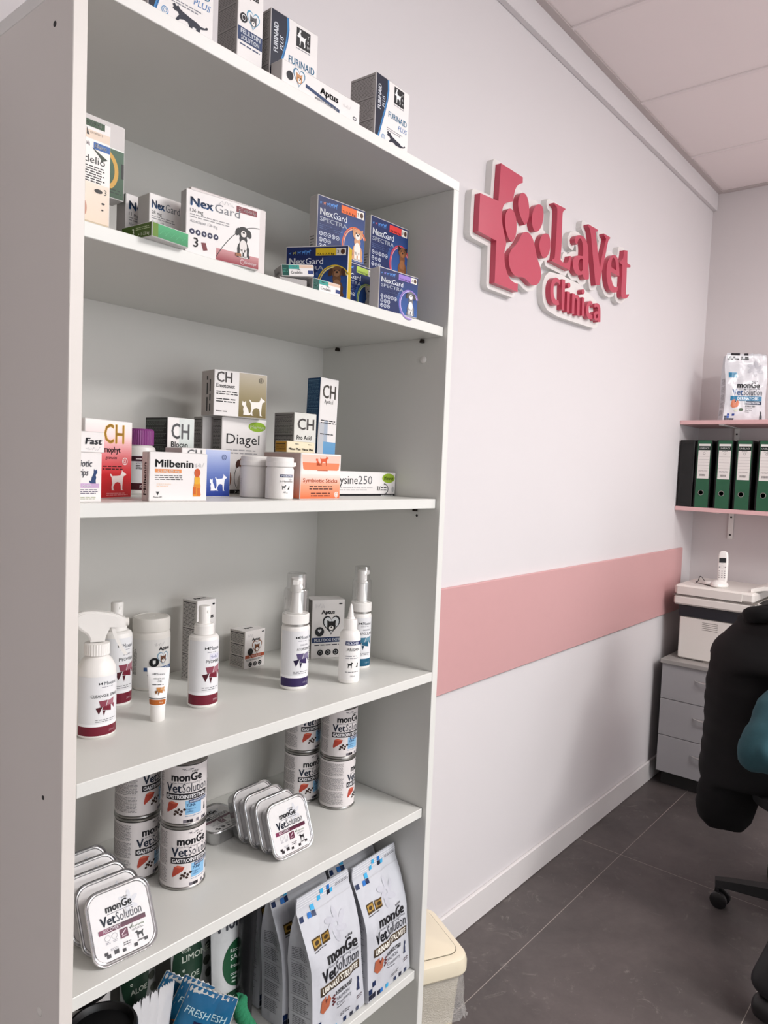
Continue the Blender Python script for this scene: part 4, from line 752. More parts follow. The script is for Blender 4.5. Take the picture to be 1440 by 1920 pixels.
def l_green(s):
    w, h = s.w, s.h; s.rect(1, 1, w - 1, h - 1, (66, 92, 26), 1); s.text('3', w * .36, h * .3, h * .42, (226, 232, 210), None, .0); s.micro(w * .48, h * .56, w * .95, h * .8, 2, (180, 196, 150), 3, .4); s.text('>11-22 kg', w * .56, h * .18, h * .2, (226, 232, 210), w * .36)
carton('small flat green box overhanging the upper shelf front edge', .1052, -.0071, Z1, 5.3, .0601, .0634, .0193, a_greenend, l_green, base=(214, 212, 210), topc=(74, 120, 60), tuck=False)
def a_spectra(acc, dogc, up=False, kg='', lim=False):
    NV = (22, 38, 88)
    def f(s):
        w, h = s.w, s.h; s.rect(1, 1, w - 1, h - 1, (46, 92, 160), 1, (24, 44, 96), 6, 4)
        s.poly([(1, 1), (w * .55, 1), (w * .45, h * .4), (w * .62, h * .8), (w - 1, h * .84), (w - 1, h - 1), (1, h - 1)], NV, 2)
        for k in range(5): s.shape(DOG, w * (.04 + .07 * k), h * .845, w * (.045 + .01 * k), h * (.05 + .012 * k), (74, 130, 200) if k != 1 else mixc(acc, (74, 130, 200), .3), 3)
        s.rect(w * .48, h * .82, w * .8, h * .96, acc, 3); s.micro(w * .5, h * .89, w * .78, h * .945, 2, mixc(acc, (0, 0, 0), .45), 2); s.text(kg, w * .5, h * .835, h * .035, (30, 28, 24), w * .28, .02, 4)
        s.rect(w * .805, h * .82, w * .96, h * .96, (226, 222, 214), 3); s.ell(w * .91, h * .89, w * .035, h * .05, (80, 52, 36), 4); s.text('3', w * .82, h * .86, h * .06, (40, 40, 40), None, .01, 4)
        s.text('Nex', w * .05, h * .66, h * .115, (240, 242, 246), w * .26, .03); s.text('Gard', w * .32, h * .66, h * .115, (226, 230, 238), w * .28, -.004); s.text('SPECTRA', w * .05, h * .55, h * .075, (214, 220, 232), w * .56, .012)
        s.micro(w * .05, h * .41, w * .55, h * .51, 3, (110, 132, 180), 4, .3)
        for j in range(3):
            for k in range(5 - 2 * (j > 0)): s.ring(w * (.08 + .085 * k), h * (.33 - .11 * j), w * .026, w * .026, w * .008, (220, 226, 238), 3, n=12); s.ell(w * (.08 + .085 * k), h * (.33 - .11 * j), w * .012, w * .008, (220, 226, 238), 3, 8, rot=k)
        for t, cc in ((0, acc), (.03, mixc(acc, (255, 255, 255), .4))): s.ring(w * .78, h * .28, w * (.25 - t), h * (.34 - t), w * .018, cc, 3, 40, 300, rot=-.2)
        doggy(s, w * .66, h * .03, h * .6, *dogc, None, 5, 0, up)
    return f
gS = 'blue boxes with dogs and coloured rings on the upper shelf'
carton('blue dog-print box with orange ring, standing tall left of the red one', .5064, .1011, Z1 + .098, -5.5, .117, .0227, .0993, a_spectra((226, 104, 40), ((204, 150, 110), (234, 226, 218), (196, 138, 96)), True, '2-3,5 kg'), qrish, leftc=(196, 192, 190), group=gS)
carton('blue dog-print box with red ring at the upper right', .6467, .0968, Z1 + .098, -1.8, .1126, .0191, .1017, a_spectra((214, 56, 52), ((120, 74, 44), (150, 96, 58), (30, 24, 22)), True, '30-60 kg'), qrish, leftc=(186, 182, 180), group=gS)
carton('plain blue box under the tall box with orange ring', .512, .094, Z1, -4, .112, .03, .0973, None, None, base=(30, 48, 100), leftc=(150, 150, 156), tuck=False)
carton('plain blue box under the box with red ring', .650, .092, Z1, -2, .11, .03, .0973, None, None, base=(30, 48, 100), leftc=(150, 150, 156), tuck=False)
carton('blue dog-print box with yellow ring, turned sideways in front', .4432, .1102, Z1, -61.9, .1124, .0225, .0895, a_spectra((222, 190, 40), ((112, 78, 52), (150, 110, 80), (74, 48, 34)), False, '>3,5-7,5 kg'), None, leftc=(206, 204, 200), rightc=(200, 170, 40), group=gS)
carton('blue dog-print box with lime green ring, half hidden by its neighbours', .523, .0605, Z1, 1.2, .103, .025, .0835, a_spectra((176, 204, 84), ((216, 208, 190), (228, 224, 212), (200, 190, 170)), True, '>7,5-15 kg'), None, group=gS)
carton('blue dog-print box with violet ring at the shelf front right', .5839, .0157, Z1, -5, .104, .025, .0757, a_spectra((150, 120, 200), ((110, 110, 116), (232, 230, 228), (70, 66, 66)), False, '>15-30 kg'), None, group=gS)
def a_cred2(s):
    w, h = s.w, s.h; s.rect(1, h * .72, w - 1, h - 1, (216, 186, 164), 1); s.rect(.9, .9, w * .22, h - .9, (10, 74, 66), 2); s.rect(w * .22, h * .6, w * .55, h - .9, (52, 150, 140), 2); s.micro(w * .04, h * .3, w * .18, h * .7, 2, (90, 170, 150), 2); s.micro(w * .3, h * .74, w * .5, h * .9, 1, (210, 236, 230), 2, ragged=0)
    s.text('Credelio', w * .28, h * .2, h * .24, (40, 40, 40), w * .36); s.rect(w * .82, h * .2, w * .98, h * .5, (40, 60, 120), 2); s.poly([(w * .46, h * .55), (w * .6, h * .5), (w * .56, h * .58)], (40, 50, 40), 3)
carton('small white and teal box, the upper tilted one left of the blue boxes', .3716, .0385, Z1 + .0145, -25, .0545, .041, .0185, a_cred2, lambda s: s.text('Credelio', s.w * .2, s.h * .3, s.h * .3, (60, 60, 60), s.w * .5), leftc=(150, 147, 146), lean=-7, tuck=False)
carton('small white and teal box lying flat in front of the blue boxes', .4185, .0159, Z1, -3.9, .0615, .02, .0195, a_cred2, lambda s: s.text('oilederC', s.w * .2, s.h * .3, s.h * .3, (60, 60, 60), s.w * .5), leftc=(150, 147, 146), tuck=False)
carton('small grey-white box lying under the leaning teal box', .368, .0415, Z1, -25, .047, .036, .0135, None, None, base=(176, 172, 170), tuck=False)
# ---- middle shelf
def a_strip(s):
    w, h = s.w, s.h; s.text('biotic', w * .16, h * .72, h * .13, (110, 110, 116), w * .5, .03, 3, 'l', 0, .15); s.text('strips', w * .1, h * .54, h * .13, (100, 100, 106), w * .44, .03, 3, 'l', 0, .15)
    s.shape(CATS, w * .58, h * .38, w * .3, h * .3, (34, 60, 106), 3); s.rect(1, h * .29, w * .92, h * .38, (196, 164, 200), 2); s.text('Health', w * .36, h * .31, h * .05, (244, 240, 246), None, .02, 4); s.micro(w * .3, h * .16, w * .88, h * .27, 3, (70, 60, 90), 3); s.micro(w * .3, h * .05, w * .9, h * .12, 2, (150, 160, 120), 5, .3)
def a_fast(s):
    w, h = s.w, s.h; s.text('Fast', w * .42, h * .4, h * .3, (60, 60, 66), w * .5, .04, 3, 'l', 0, .15); s.scrawl(w * .45, h * .08, w * .45, h * .2, (150, 150, 156), 3)
carton('white box with violet stripe and blue animal print at the middle shelf left end', .0195, .0272, Z2, .6, .0412, .045, .0634, a_strip, None)
carton('white box with grey slanted lettering stacked on the violet-striped box', .0197, .0315, Z2 + .064, .4, .0465, .04, .0265, a_fast, None)
def chlogo(s, x, y, r, c):
    s.ring(x, y, r * .78, r * .78, r * .2, c, 4); s.ring(x - r * .05, y, r * .35, r * .35, r * .14, c, 4, 60, 300); s.rect(x + r * .12, y - r * .5, x + r * .28, y + r * .5, c, 4)
def ch(s, x, y, h, c, w=None): s.text('CH', x, y, h, c, w or h * 1.42, .022)
def a_red(s):
    w, h = s.w, s.h; R1 = (204, 34, 40)
    s.rect(1, 1, w - 1, h * .3, R1, 1); s.rect(1, h * .3, w - 1, h * .8, R1, 1, (240, 214, 214), 4, 6); s.rect(1, h * .8, w - 1, h - 1, (240, 214, 214), 1, (244, 236, 232))
    ch(s, w * .38, h * .71, h * .24, (222, 176, 84), w * .44); s.text('Dermophyt', w * .2, h * .59, h * .075, (24, 20, 22), w * .54, .03); s.text('granules', w * .42, h * .505, h * .04, (40, 20, 22), w * .24, 0, 3, 'l', 0, .2)
    chlogo(s, w * .84, h * .48, w * .06, (246, 236, 234)); s.micro(w * .36, h * .36, w * .8, h * .43, 2, (60, 16, 20), 3); s.shape(DOG, w * .52, h * .1, w * .36, h * .27, (244, 232, 228), 3); s.micro(w * .45, h * .03, w * .92, h * .075, 2, (236, 170, 170), 5, .3)
carton('tall red and white box with white dog silhouette behind the violet-striped box', .0724, .0941, Z2, 17.9, .0932, .05, .1112, a_red, None)
def a_blocan(s):
    w, h = s.w, s.h; s.rect(w * .42, 1, w - 1, h - 1, (190, 200, 194), 1, (214, 220, 216)); ch(s, w * .13, h * .73, h * .19, (130, 130, 132), w * .68); s.text('Blocan', w * .13, h * .62, h * .07, (28, 28, 30), w * .62, .015); s.micro(w * .13, h * .5, w * .7, h * .56, 1, (150, 150, 150), 2); s.micro(w * .1, h * .42, w * .9, h * .48, 2, (110, 110, 112), 3)
carton('pale grey box with black left side, standing behind the purple-capped tub', .2642, .1869, Z2, 3.5, .055, .0603, .129, a_blocan, txtside((96, 104, 98), 3), leftc=(26, 30, 27), topc=(40, 44, 40))
def a_milb(s):
    w, h = s.w, s.h; s.text('Milbenin', w * .09, h * .7, h * .15, (22, 20, 22), w * .66, .025); s.rect(w * .09, h * .585, w * .54, h * .66, (222, 142, 84), 2); s.text('2,5 mg /25 mg', w * .13, h * .6, h * .045, (250, 244, 236), w * .37, .02, 4); s.scrawl(w * .77, h * .7, w * .18, h * .12, (120, 120, 126), 3)
    s.micro(w * .09, h * .43, w * .58, h * .55, 3, (40, 36, 36), 3, .36); s.micro(w * .12, h * .3, w * .38, h * .37, 3, (230, 190, 150), 4, .36)
    cols = [(206, 88, 36), (216, 120, 30), (222, 160, 34), (190, 90, 30), (226, 138, 40)]
    s.poly([(w * (.72 + .2 * a), h * (.1 + .56 * b)) for a, b in DOGSIT], (218, 140, 36), 3); s.ell(w * .82, h * .6, w * .055, h * .09, (196, 84, 36), 4); s.rect(w * .77, h * .36, w * .87, h * .5, (226, 168, 44), 4); s.rect(w * .75, h * .14, w * .8, h * .3, (200, 96, 32), 4); s.rect(w * .82, h * .12, w * .88, h * .28, (208, 108, 34), 4)
    s.poly([(w * .11, h * .2), (w * .17, h * .2), (w * .14, h * .12)][::-1], (50, 50, 54), 3); s.text('Pharma VIM', w * .07, h * .07, h * .035, (60, 60, 60), w * .14)
def l_milb(s): s.text('Milbenin', s.w * .62, s.h * .12, s.w * .34, (50, 48, 48), s.h * .66, .02, 3, 'l', 1); s.rect(s.w * .75, 1, s.w * .8, s.h - 1, (150, 146, 144), 2)
carton('white box with orange stripe and orange dog figure at the middle shelf front', .1316, .0287, Z2, -4.2, .0914, .0212, .0687, a_milb, l_milb, leftc=(204, 198, 194))
def duo(s, x, y, w, h, c): s.shape(CATS, x, y, w * .42, h * .72, c, 3, True); s.shape(DOG, x + w * .34, y, w * .66, h, c, 3)
def a_chblue(s):
    w, h = s.w, s.h; ch(s, w * .1, h * .8, h * .17, (150, 150, 152), w * .3); s.micro(w * .06, h * .45, w * .42, h * .7, 4, (80, 80, 84), 2); s.rect(w * .48, 1, w - 1, h - 1, (22, 50, 140), 1, (186, 196, 226), 3, 6); chlogo(s, w * .86, h * .84, w * .05, (34, 50, 100)); duo(s, w * .55, h * .13, w * .38, h * .36, (242, 242, 246))
carton('white and blue box with cat and dog silhouettes behind the orange dog box', .2523, .1285, Z2, -1.4, .0948, .048, .0785, a_chblue, None, leftc=(196, 178, 178))
def a_diagel(s):
    w, h = s.w, s.h; s.text('Diagel', w * .1, h * .66, h * .13, (26, 24, 28), w * .74, -.004); s.ell(w * .78, h * .9, w * .2, h * .065, (140, 176, 44), 2); s.text('Mervue', w * .62, h * .875, h * .045, (240, 246, 220), w * .33, .01, 4, 'l', 0, .1)
    s.micro(w * .1, h * .52, w * .8, h * .6, 2, (170, 168, 170), 3, .4); s.rect(w * .0 + 1, 1, w - 1, h * .06, (22, 20, 24), 3); s.text('7 caps 1.20kg', w * .3, h * .018, h * .025, (220, 220, 220), w * .5, 0, 5)
    s.ring(w * .6, h * .22, w * .3, h * .24, w * .01, (40, 40, 40), 2); s.ell(w * .12, h * .2, w * .11, h * .13, (150, 100, 80), 2); doggy(s, w * .28, h * .06, h * .44, (190, 184, 178), (214, 208, 202), (70, 40, 30), (110, 66, 48), 3)
sd = txtside((58, 56, 56), 1)
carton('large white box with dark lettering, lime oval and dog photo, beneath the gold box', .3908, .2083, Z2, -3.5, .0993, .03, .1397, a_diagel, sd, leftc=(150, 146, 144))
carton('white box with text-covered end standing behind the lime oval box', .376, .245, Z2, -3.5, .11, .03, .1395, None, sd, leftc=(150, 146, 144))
def a_gold(s):
    w, h = s.w, s.h; s.rect(w * .46, 1, w - 1, h - 1, (112, 96, 46), 1, (188, 178, 160), 3, 6); ch(s, w * .04, h * .74, h * .22, (128, 124, 122), w * .29); s.text('Emetovet', w * .04, h * .62, h * .085, (44, 40, 40), w * .34, .02)
    s.micro(w * .04, h * .46, w * .44, h * .56, 2, (40, 36, 36), 3, ragged=.1); s.micro(w * .04, h * .29, w * .42, h * .4, 2, (40, 36, 36), 5, ragged=.1); s.micro(w * .04, h * .08, w * .3, h * .13, 1, (110, 106, 104), 6)
    chlogo(s, w * .88, h * .86, w * .045, (40, 36, 26)); duo(s, w * .5, h * .06, w * .47, h * .44, (240, 236, 230))
carton('white and gold box with cat and dog silhouettes, topmost of its stack', .3655, .2005, Z2 + .1402, -11, .1058, .05, .0805, a_gold, lambda s: s.microv(s.w * .35, s.h * .1, s.w * .8, s.h * .92, 2, (40, 38, 38), 3), leftc=(188, 180, 176))
def a_pro(s):
    w, h = s.w, s.h; ch(s, w * .14, h * .8, h * .13, (128, 124, 122), w * .76); s.text('Pro Acid', w * .12, h * .68, h * .05, (36, 36, 36), w * .66, .015); s.text('Derm', w * .12, h * .59, h * .05, (36, 36, 36), w * .42, .015); s.micro(w * .1, h * .4, w * .9, h * .52, 4, (70, 70, 70), 3)
carton('pale grey box with text-covered dark side, right of the lime oval box', .505, .142, Z2, -1.7, .0558, .0575, .156, a_pro, txtside((58, 58, 58), 4), base=(216, 216, 210), leftc=(140, 138, 136), topc=(60, 58, 56))
def a_apet(s):
    w, h = s.w, s.h; ch(s, w * .12, h * .83, h * .11, (124, 118, 112), w * .74); s.text('Apetical', w * .24, h * .785, h * .035, (50, 48, 48), w * .48, .005); s.rect(w * .3, h * .02, w - 1, h * .46, (50, 126, 188), 1, (110, 160, 200), 2, 4); s.rect(1, 1, w * .3, h * .62, (190, 192, 196), 1); s.micro(w * .1, h * .61, w * .95, h * .65, 2, (40, 40, 44), 3); s.micro(w * .1, h * .515, w * .95, h * .535, 1, (40, 40, 44), 5)
    s.rect(w * .3, h * .46, w * .5, h * .64, (170, 180, 194), 1); chlogo(s, w * .72, h * .2, w * .1, (226, 234, 244))
carton('tall narrow blue and white box at the back right of the middle shelf', .5899, .1675, Z2, -.6, .0505, .0374, .233, a_apet, txtside((90, 130, 160), 4), leftc=(28, 70, 108), topc=(30, 40, 50), lean=1.6)
def a_symb(s):
    w, h = s.w, s.h; O = (230, 112, 66); s.rect(1, 1, w - 1, h * .3, O, 1, (234, 160, 128)); s.rect(1, h * .3, w - 1, h * .55, (234, 160, 128), 1, (240, 224, 216)); s.rect(1, h * .55, w - 1, h - 1, (242, 230, 224), 1)
    s.poly([(w * .02, h * .97), (w * .06, h * .66), (w * .1, h * .64), (w * .9, h * .64), (w * .94, h * .66), (w * .985, h * .97)], (236, 196, 180), 2); s.poly([(w * .04, h * .8), (w * .06, h * .66), (w * .1, h * .64), (w * .9, h * .64), (w * .94, h * .66), (w * .96, h * .8)], (228, 132, 92), 3); s.rect(w * .4, h * .625, w * .66, h * .64, (180, 90, 60), 4)
    duo(s, w * .34, h * .74, w * .34, h * .22, (212, 90, 52)); s.text('Symbiotic Sticks', w * .06, h * .37, h * .085, (214, 116, 82), w * .86, .02); s.micro(w * .22, h * .2, w * .82, h * .31, 2, (70, 50, 44), 3, ragged=.06); s.micro(w * .26, h * .05, w * .76, h * .16, 2, (80, 40, 30), 5, ragged=.06); s.ell(w * .9, h * .1, w * .05, w * .05, (246, 238, 234), 3); chlogo(s, w * .9, h * .1, w * .04, (220, 110, 70))
def l_symb(s): s.rect(1, 1, s.w - 1, s.h * .5, (206, 104, 66), 1, (196, 170, 162)); s.scrawl(s.w * .5, s.h * .6, s.w * .3, s.h * .2, (110, 100, 100), 2)
carton('orange and white box with flap and two animal silhouettes at the middle shelf front', .4286, .0408, Z2, 1, .1007, .0924, .0792, a_symb, l_symb, leftc=(196, 172, 166), topc=(222, 214, 208))
def a_mitex(s):
    w, h = s.w, s.h
    for k in (.06, .53): s.text('Mitex Plus', w * k, h * .22, h * .2, (30, 28, 28), w * .42, .03); s.micro(w * (k + .22), h * .7, w * (k + .36), h * .85, 1, (60, 60, 60), 3)
carton('small cream box with gold end lying on top of the orange flap box', .4335, .0819, Z2 + .0797, 1.2, .0684, .03, .0198, a_mitex, txtside((70, 54, 20), 1), base=(224, 214, 186), leftc=(186, 140, 48), tuck=False)
def a_lys(s):
    W, h = s.w, s.h; w = W * .81; o = W * .19; s.rect(1, 1, W - 1, h * .1, (22, 22, 26), 2); s.text('Lysine', W * .105, h * .5, h * .33, (26, 26, 28), W * .31, .004); s.text('250', o + w * .29, h * .5, h * .33, (104, 104, 108), w * .255, -.006); s.micro(W * .1, h * .22, o + w * .6, h * .4, 2, (176, 174, 174), 3, .4)
    s.ell(o + w * .86, h * .76, w * .125, h * .2, (150, 178, 52), 2); s.text('Mervue', o + w * .77, h * .68, h * .16, (40, 60, 20), w * .18, .01, 4, 'l', 0, .1); s.text('3X', o + w * .64, h * .24, h * .18, (40, 40, 40), w * .07, .02); s.micro(o + w * .72, h * .22, o + w * .83, h * .42, 2, (60, 60, 60), 4); s.ring(o + w * .77, h * .3, w * .08, h * .2, w * .012, (50, 50, 54), 3, -80, 90); s.micro(o + w * .72, h * .025, W * .98, h * .07, 1, (200, 200, 200), 3, l=4); s.ell(o + w * .95, h * .3, w * .025, h * .12, (190, 190, 190), 3)
carton('long low white box with lime oval at the middle shelf right end', .5755, .1185, Z2, -.3, .2038, .035, .0496, a_lys, None)
# ------------------------------------------------------------------ tubs, bottles
def wrap(g, s, r, th, z0, mi=1, **k): s.emit(g, cylmap(r, th, 0, 0, z0, **k), mi, r * 1e3 * .16)
def lblcyl(parent, r, z0, z1, art, th=-PI / 2, half=1.4, base=(226, 226, 228), mat=LABEL, name='label'):
    """printed label wrapped round a tub; art in mm, u centred"""
    g = G(); h = (z1 - z0) * 1e3; u = half * r * 1e3; s = S(2 * u, h); s.rect(-u, 0, u, h, base, 0, None, 36, 1)
    art(s, u); wrap(g, s, r, th, z0, 0); return g.build(name, mat, parent)
def crect(s, x0, y0, x1, y1, c, l=1, c2=None): s.rect(x0, y0, x1, y1, c, l, c2, max(2, int(abs(x1 - x0) / 2.5)), 1)
# purple-capped tub
t = thing('supplement_tub', 'white supplement tub with purple ridged cap behind the red box', 'tub', (.2285, .2081, Z2))
g = G(); g.lathe([(.002, 0), (.0225, 0), (.0245, .003), (.0245, .068), (.0225, .076), (.018, .08), (.018, .086)], 36); g.build('tub_body', WPL, t)
g = G(); n = 72; rings = []
for z in (.0805, .1035): rings.append([((.0205 if k % 2 else .0198) * math.cos(2 * PI * k / n), (.0205 if k % 2 else .0198) * math.sin(2 * PI * k / n), z) for k in range(n)])
rings.append([(.018 * math.cos(2 * PI * k / n), .018 * math.sin(2 * PI * k / n), .1065) for k in range(n)]); g.loft(rings); g.build('cap', M('purple_plastic', (128, 50, 120), .4), t, smooth=20)
def a_tub(s, u):
    crect(s, -u, 0, u, 11, (66, 18, 30)); s.text('JOINT & CARE', -8, 4, 3.6, (232, 224, 224), 24, .02); s.rect(-4, 13, 10, 30, (150, 146, 142), 1); doggy(s, -1, 14, 15, (40, 36, 36), (90, 84, 80), (24, 22, 22)); s.micro(-14, 33, 12, 46, 5, (60, 50, 54), 3); crect(s, -u, 46, u, 54, (54, 20, 34), 1); s.micro(-14, 48, 14, 52, 1, (226, 216, 216), 3, l=3)
lblcyl(t, .0245, .008, .064, a_tub, R(-105), 1.45)
def pillbottle(x, y, lab, art, r=.0235, th=R(-137)):
    t = thing('pill_bottle', lab, 'bottle', (x, y, Z2), 0, 'white pill bottles on the middle shelf')
    g = G(); g.lathe([(.002, 0), (r - .002, 0), (r, .002), (r, .05), (r - .002, .0535), (r - .003, .055)], 40); g.build('bottle_body', WPL, t)
    g = G(); g.lathe([(r - .004, .0545), (r + .0003, .0545), (r + .0003, .0615), (r - .0006, .0622), (r - .0006, .0685), (r - .002, .0702), (.002, .0702), (0, .0702)], 40); g.box(r - .002, -.004, .0555, r + .004, .004, .062, .0008); cp = g.build('snap_cap', WPL, t, None, (0, 0, R(-20)))
    g = G(); s = S(60, 45); art(s); s.emit(g, cylmap(r, th, 0, 0, .003, .0001), 0, 4.); g.build('label', LABEL, t)
def a_pill(s):
    crect(s, 3, 34, 28, 39, (40, 50, 90)); s.text('MICROMED', 5, 35.2, 2.8, (226, 230, 240), 21, .02); s.text('L-Metionina', 3, 26, 3, (50, 50, 54), 24); s.scrawl(18, 29, 8, 4, (120, 120, 140)); s.shape(DOG, 6, 14, 8, 8, (30, 30, 32)); s.shape(CATS, 16, 14, 5, 6, (30, 30, 32)); s.text('45 g', 9, 8, 3, (80, 80, 84))
pillbottle(.3947, .0551, 'white pill bottle with small dark label print beside the orange flap box', a_pill)
pillbottle(.3855, .1085, 'plain white pill bottle behind the one with the printed label', lambda s: s.micro(-28, 20, -20, 30, 3, (214, 212, 212), 3), .0245)
# fourth shelf
RED = (112, 28, 46)
def a_max(nm, sub, c, vol, W=34, hand=False, dx=0., tx=None):
    def f(s, u):
        h = s.h; crect(s, -u, 0, u, h * .155, c); s.text(vol, 12 + dx, h * .055, h * .03, mixc(c, (255, 255, 255), .6), None, 0, 3)
        crect(s, -u, h * .155, u, h * .2, (240, 240, 242)); bowtie(s, -4 + dx, h * .86, h * .05, (24, 24, 26)); s.text('Maxani', 4 + dx, h * .855, h * .06, (110, 112, 118), 20, -.006); s.micro(0 + dx, h * .81, 24 + dx, h * .835, 1, (150, 150, 156), 2)
        if sub: s.text(sub, 5 + dx, h * .735, h * .03, (130, 130, 138))
        s.text(nm, -2 + dx if tx is None else tx, h * .65, h * .05, (44, 44, 50), W, .0); facets(s, -8 + dx, h * .33, h * .26, c); s.micro(-8 + dx, h * .225, 26 + dx, h * .285, 2, (120, 120, 124), 4, .35)
        if hand: crect(s, 4, h * .705, 26, h * .8, (214, 214, 226), 2); s.scrawl(6, h * .72, 18, h * .06, (90, 96, 150), 3, .5)
    return f
def spraytop(t, z, r):    # narrow fine-mist nozzle
    g = G(); g.lathe([(.002, z), (.0165, z), (.0165, z + .0145), (.0145, z + .0175), (.0105, z + .0178), (.0105, z + .0185)], 36); g.build('collar', WPL, t)
    g = G(); g.lathe([(.0098, z + .018), (.0102, z + .045), (.0088, z + .0475), (0, z + .0478)], 28); g.box(-.0022, -.0108, z + .036, .0022, -.0092, z + .041, .0005); g.build('nozzle', WPL, t)
def roundbottle(t, r, h, sh=.008, neck=.013, ph=.124):
    g = G(); g.lathe([(.002, 0), (r - .002, 0), (r, .0025), (r, h - sh), (r - .0015, h - sh * .45), (r - .005, h - sh * .1), (neck, h), (neck, h + .003)], 44); return g.build('bottle_body', WPL, t)
t = thing('spray_bottle', 'white bottle with wine red print and mist nozzle in front of the tall narrow box', 'bottle', (.3218, .1524, Z3), 0, 'white bottles with wine red print')
roundbottle(t, .0253, .1232); spraytop(t, .1232, .0165); lblcyl(t, .0253, .006, .115, a_max('PYOMAX', '', RED, '200 ml', 28, True), R(-112))
t = thing('spray_bottle', 'white bottle with wine red print half hidden behind the trigger sprayer', 'bottle', (.2200, .2560, Z3), 0, 'white bottles with wine red print')
roundbottle(t, .0253, .1262); spraytop(t, .1262, .0165); lblcyl(t, .0253, .006, .116, a_max('PYOMAX', 'SPRAY', RED, '200 ml', 28), R(-106))
# trigger sprayer
t = thing('trigger_spray_bottle', 'white trigger spray bottle with wine red print at the shelf left end', 'bottle', (.1262, .1500, Z3), 0)
g = G(); g.lathe([(.002, 0), (.0262, 0), (.0285, .003), (.0285, .092), (.0275, .102), (.022, .113), (.0165, .1195), (.0135, .1215), (.0135, .124)], 44); g.build('bottle_body', WPL, t)
lblcyl(t, .0285, .005, .093, a_max('CLEANSER SPRAY', '', RED, '250 ml', 44, False, -2, -17), R(-100), 1.35)
g = G(); n = 60; rings = []
for z, k in ((.1215, 0), (.123, 0), (.1385, 0), (.1395, 1)): rings.append([((.0182 - (.0006 if q % 2 else 0) - k * .003) * math.cos(2 * PI * q / n), (.0182 - (.0006 if q % 2 else 0) - k * .003) * math.sin(2 * PI * q / n), z) for q in range(n)])
g.loft(rings); g.build('collar', WPL, t, smooth=20)
hd = G(); SH = [(-.034, .170), (-.033, .180), (-.025, .1865), (-.008, .1875), (.016, .184), (.031, .1795), (.036, .1755), (.0365, .164), (.031, .1605), (.018, .162), (.012, .150), (.010, .1405), (-.010, .1405), (-.014, .152), (-.026, .160)]
SH = soften(SH, 2)[::-1]; cx_ = sum(q[0] for q in SH) / len(SH); cz_ = sum(q[1] for q in SH) / len(SH)
for y_, k_ in ((.0068, 1.), (.0085, .95), (.0095, .86)): hd.prism([(cx_ + (a - cx_) * k_, cz_ + (b - cz_) * k_) for a, b in SH], -y_, y_)
hd.prism([(.031, .1605), (.0395, .1605), (.0395, .1752), (.031, .1775)], -.0065, .0065)
o = hd.build('sprayer_head', WPL, t, (0, 0, 0), (0, 0, R(-25)))
g = G(); g.lathe([(.003, -.002), (.0062, -.002), (.0062, .004), (.0052, .0052), (.0022, .0052), (.0022, .003), (0, .003)], 20); nz = g.build('nozzle', WPL2, o, (.0395, 0, .168), (0, PI / 2, 0))
g = G(); g.loft([[(a, b, z) for a, b in ((x_, -.006), (x_ + .0055, -.006), (x_ + .0055, .006), (x_, .006))] for x_, z in ((.0185, .1635), (.0215, .152), (.027, .138), (.0345, .124), (.038, .1185))]); tr = g.build('trigger', WPL, t, None, (0, 0, R(-25)))
# tub with screw lid
t = thing('powder_tub', 'white tub with wide screw lid, heart print and blue stripe', 'tub', (.3151, .3005, Z3), 0)
g = G(); g.lathe([(.002, 0), (.0318, 0), (.0335, .002), (.0335, .098), (.032, .103), (.031, .1055)], 48); g.build('tub_body', WPL2, t)
g = G(); g.lathe([(.03, .1058), (.0326, .1058), (.033, .108), (.033, .126), (.0315, .1295), (.028, .1302), (.0275, .1292), (0, .1292)], 48); g.box(-.006, -.001, .1292, .006, .001, .1296, 0, (90, 90, 90)); g.build('lid', WPL2, t)
def a_tub2(s, u):
    h = s.h; s.microv(-48, h * .25, -36, h * .86, 5, (90, 90, 90), 3); s.scrawl(-4, h * .86, 20, h * .08, (140, 140, 150), 3); s.text('Aptus', 4, h * .77, h * .075, (24, 24, 28), 24, .035)
    dogheart(s, 13, h * .585, 23, (130, 160, 180), fur=(110, 72, 54)); s.ell(-4, h * .53, 8.5, 8.5, (22, 22, 26), 8); s.shape([(.1, .9), (.9, .9), (.9, .4), (.7, 0), (.5, .35), (.3, 0), (.1, .4)], -7, h * .48, 6, 9, (236, 236, 236), 9)
    crect(s, -22, h * .345, u, h * .425, (62, 92, 140), 2); s.text('PLAQUE BUSTER', -10, h * .36, h * .05, (220, 228, 240), 40, .02, 4); s.text('T mix', -16, h * .25, h * .03, (60, 60, 60))
lblcyl(t, .0335, .006, .093, a_tub2, R(-106), 1.5, (224, 222, 219))
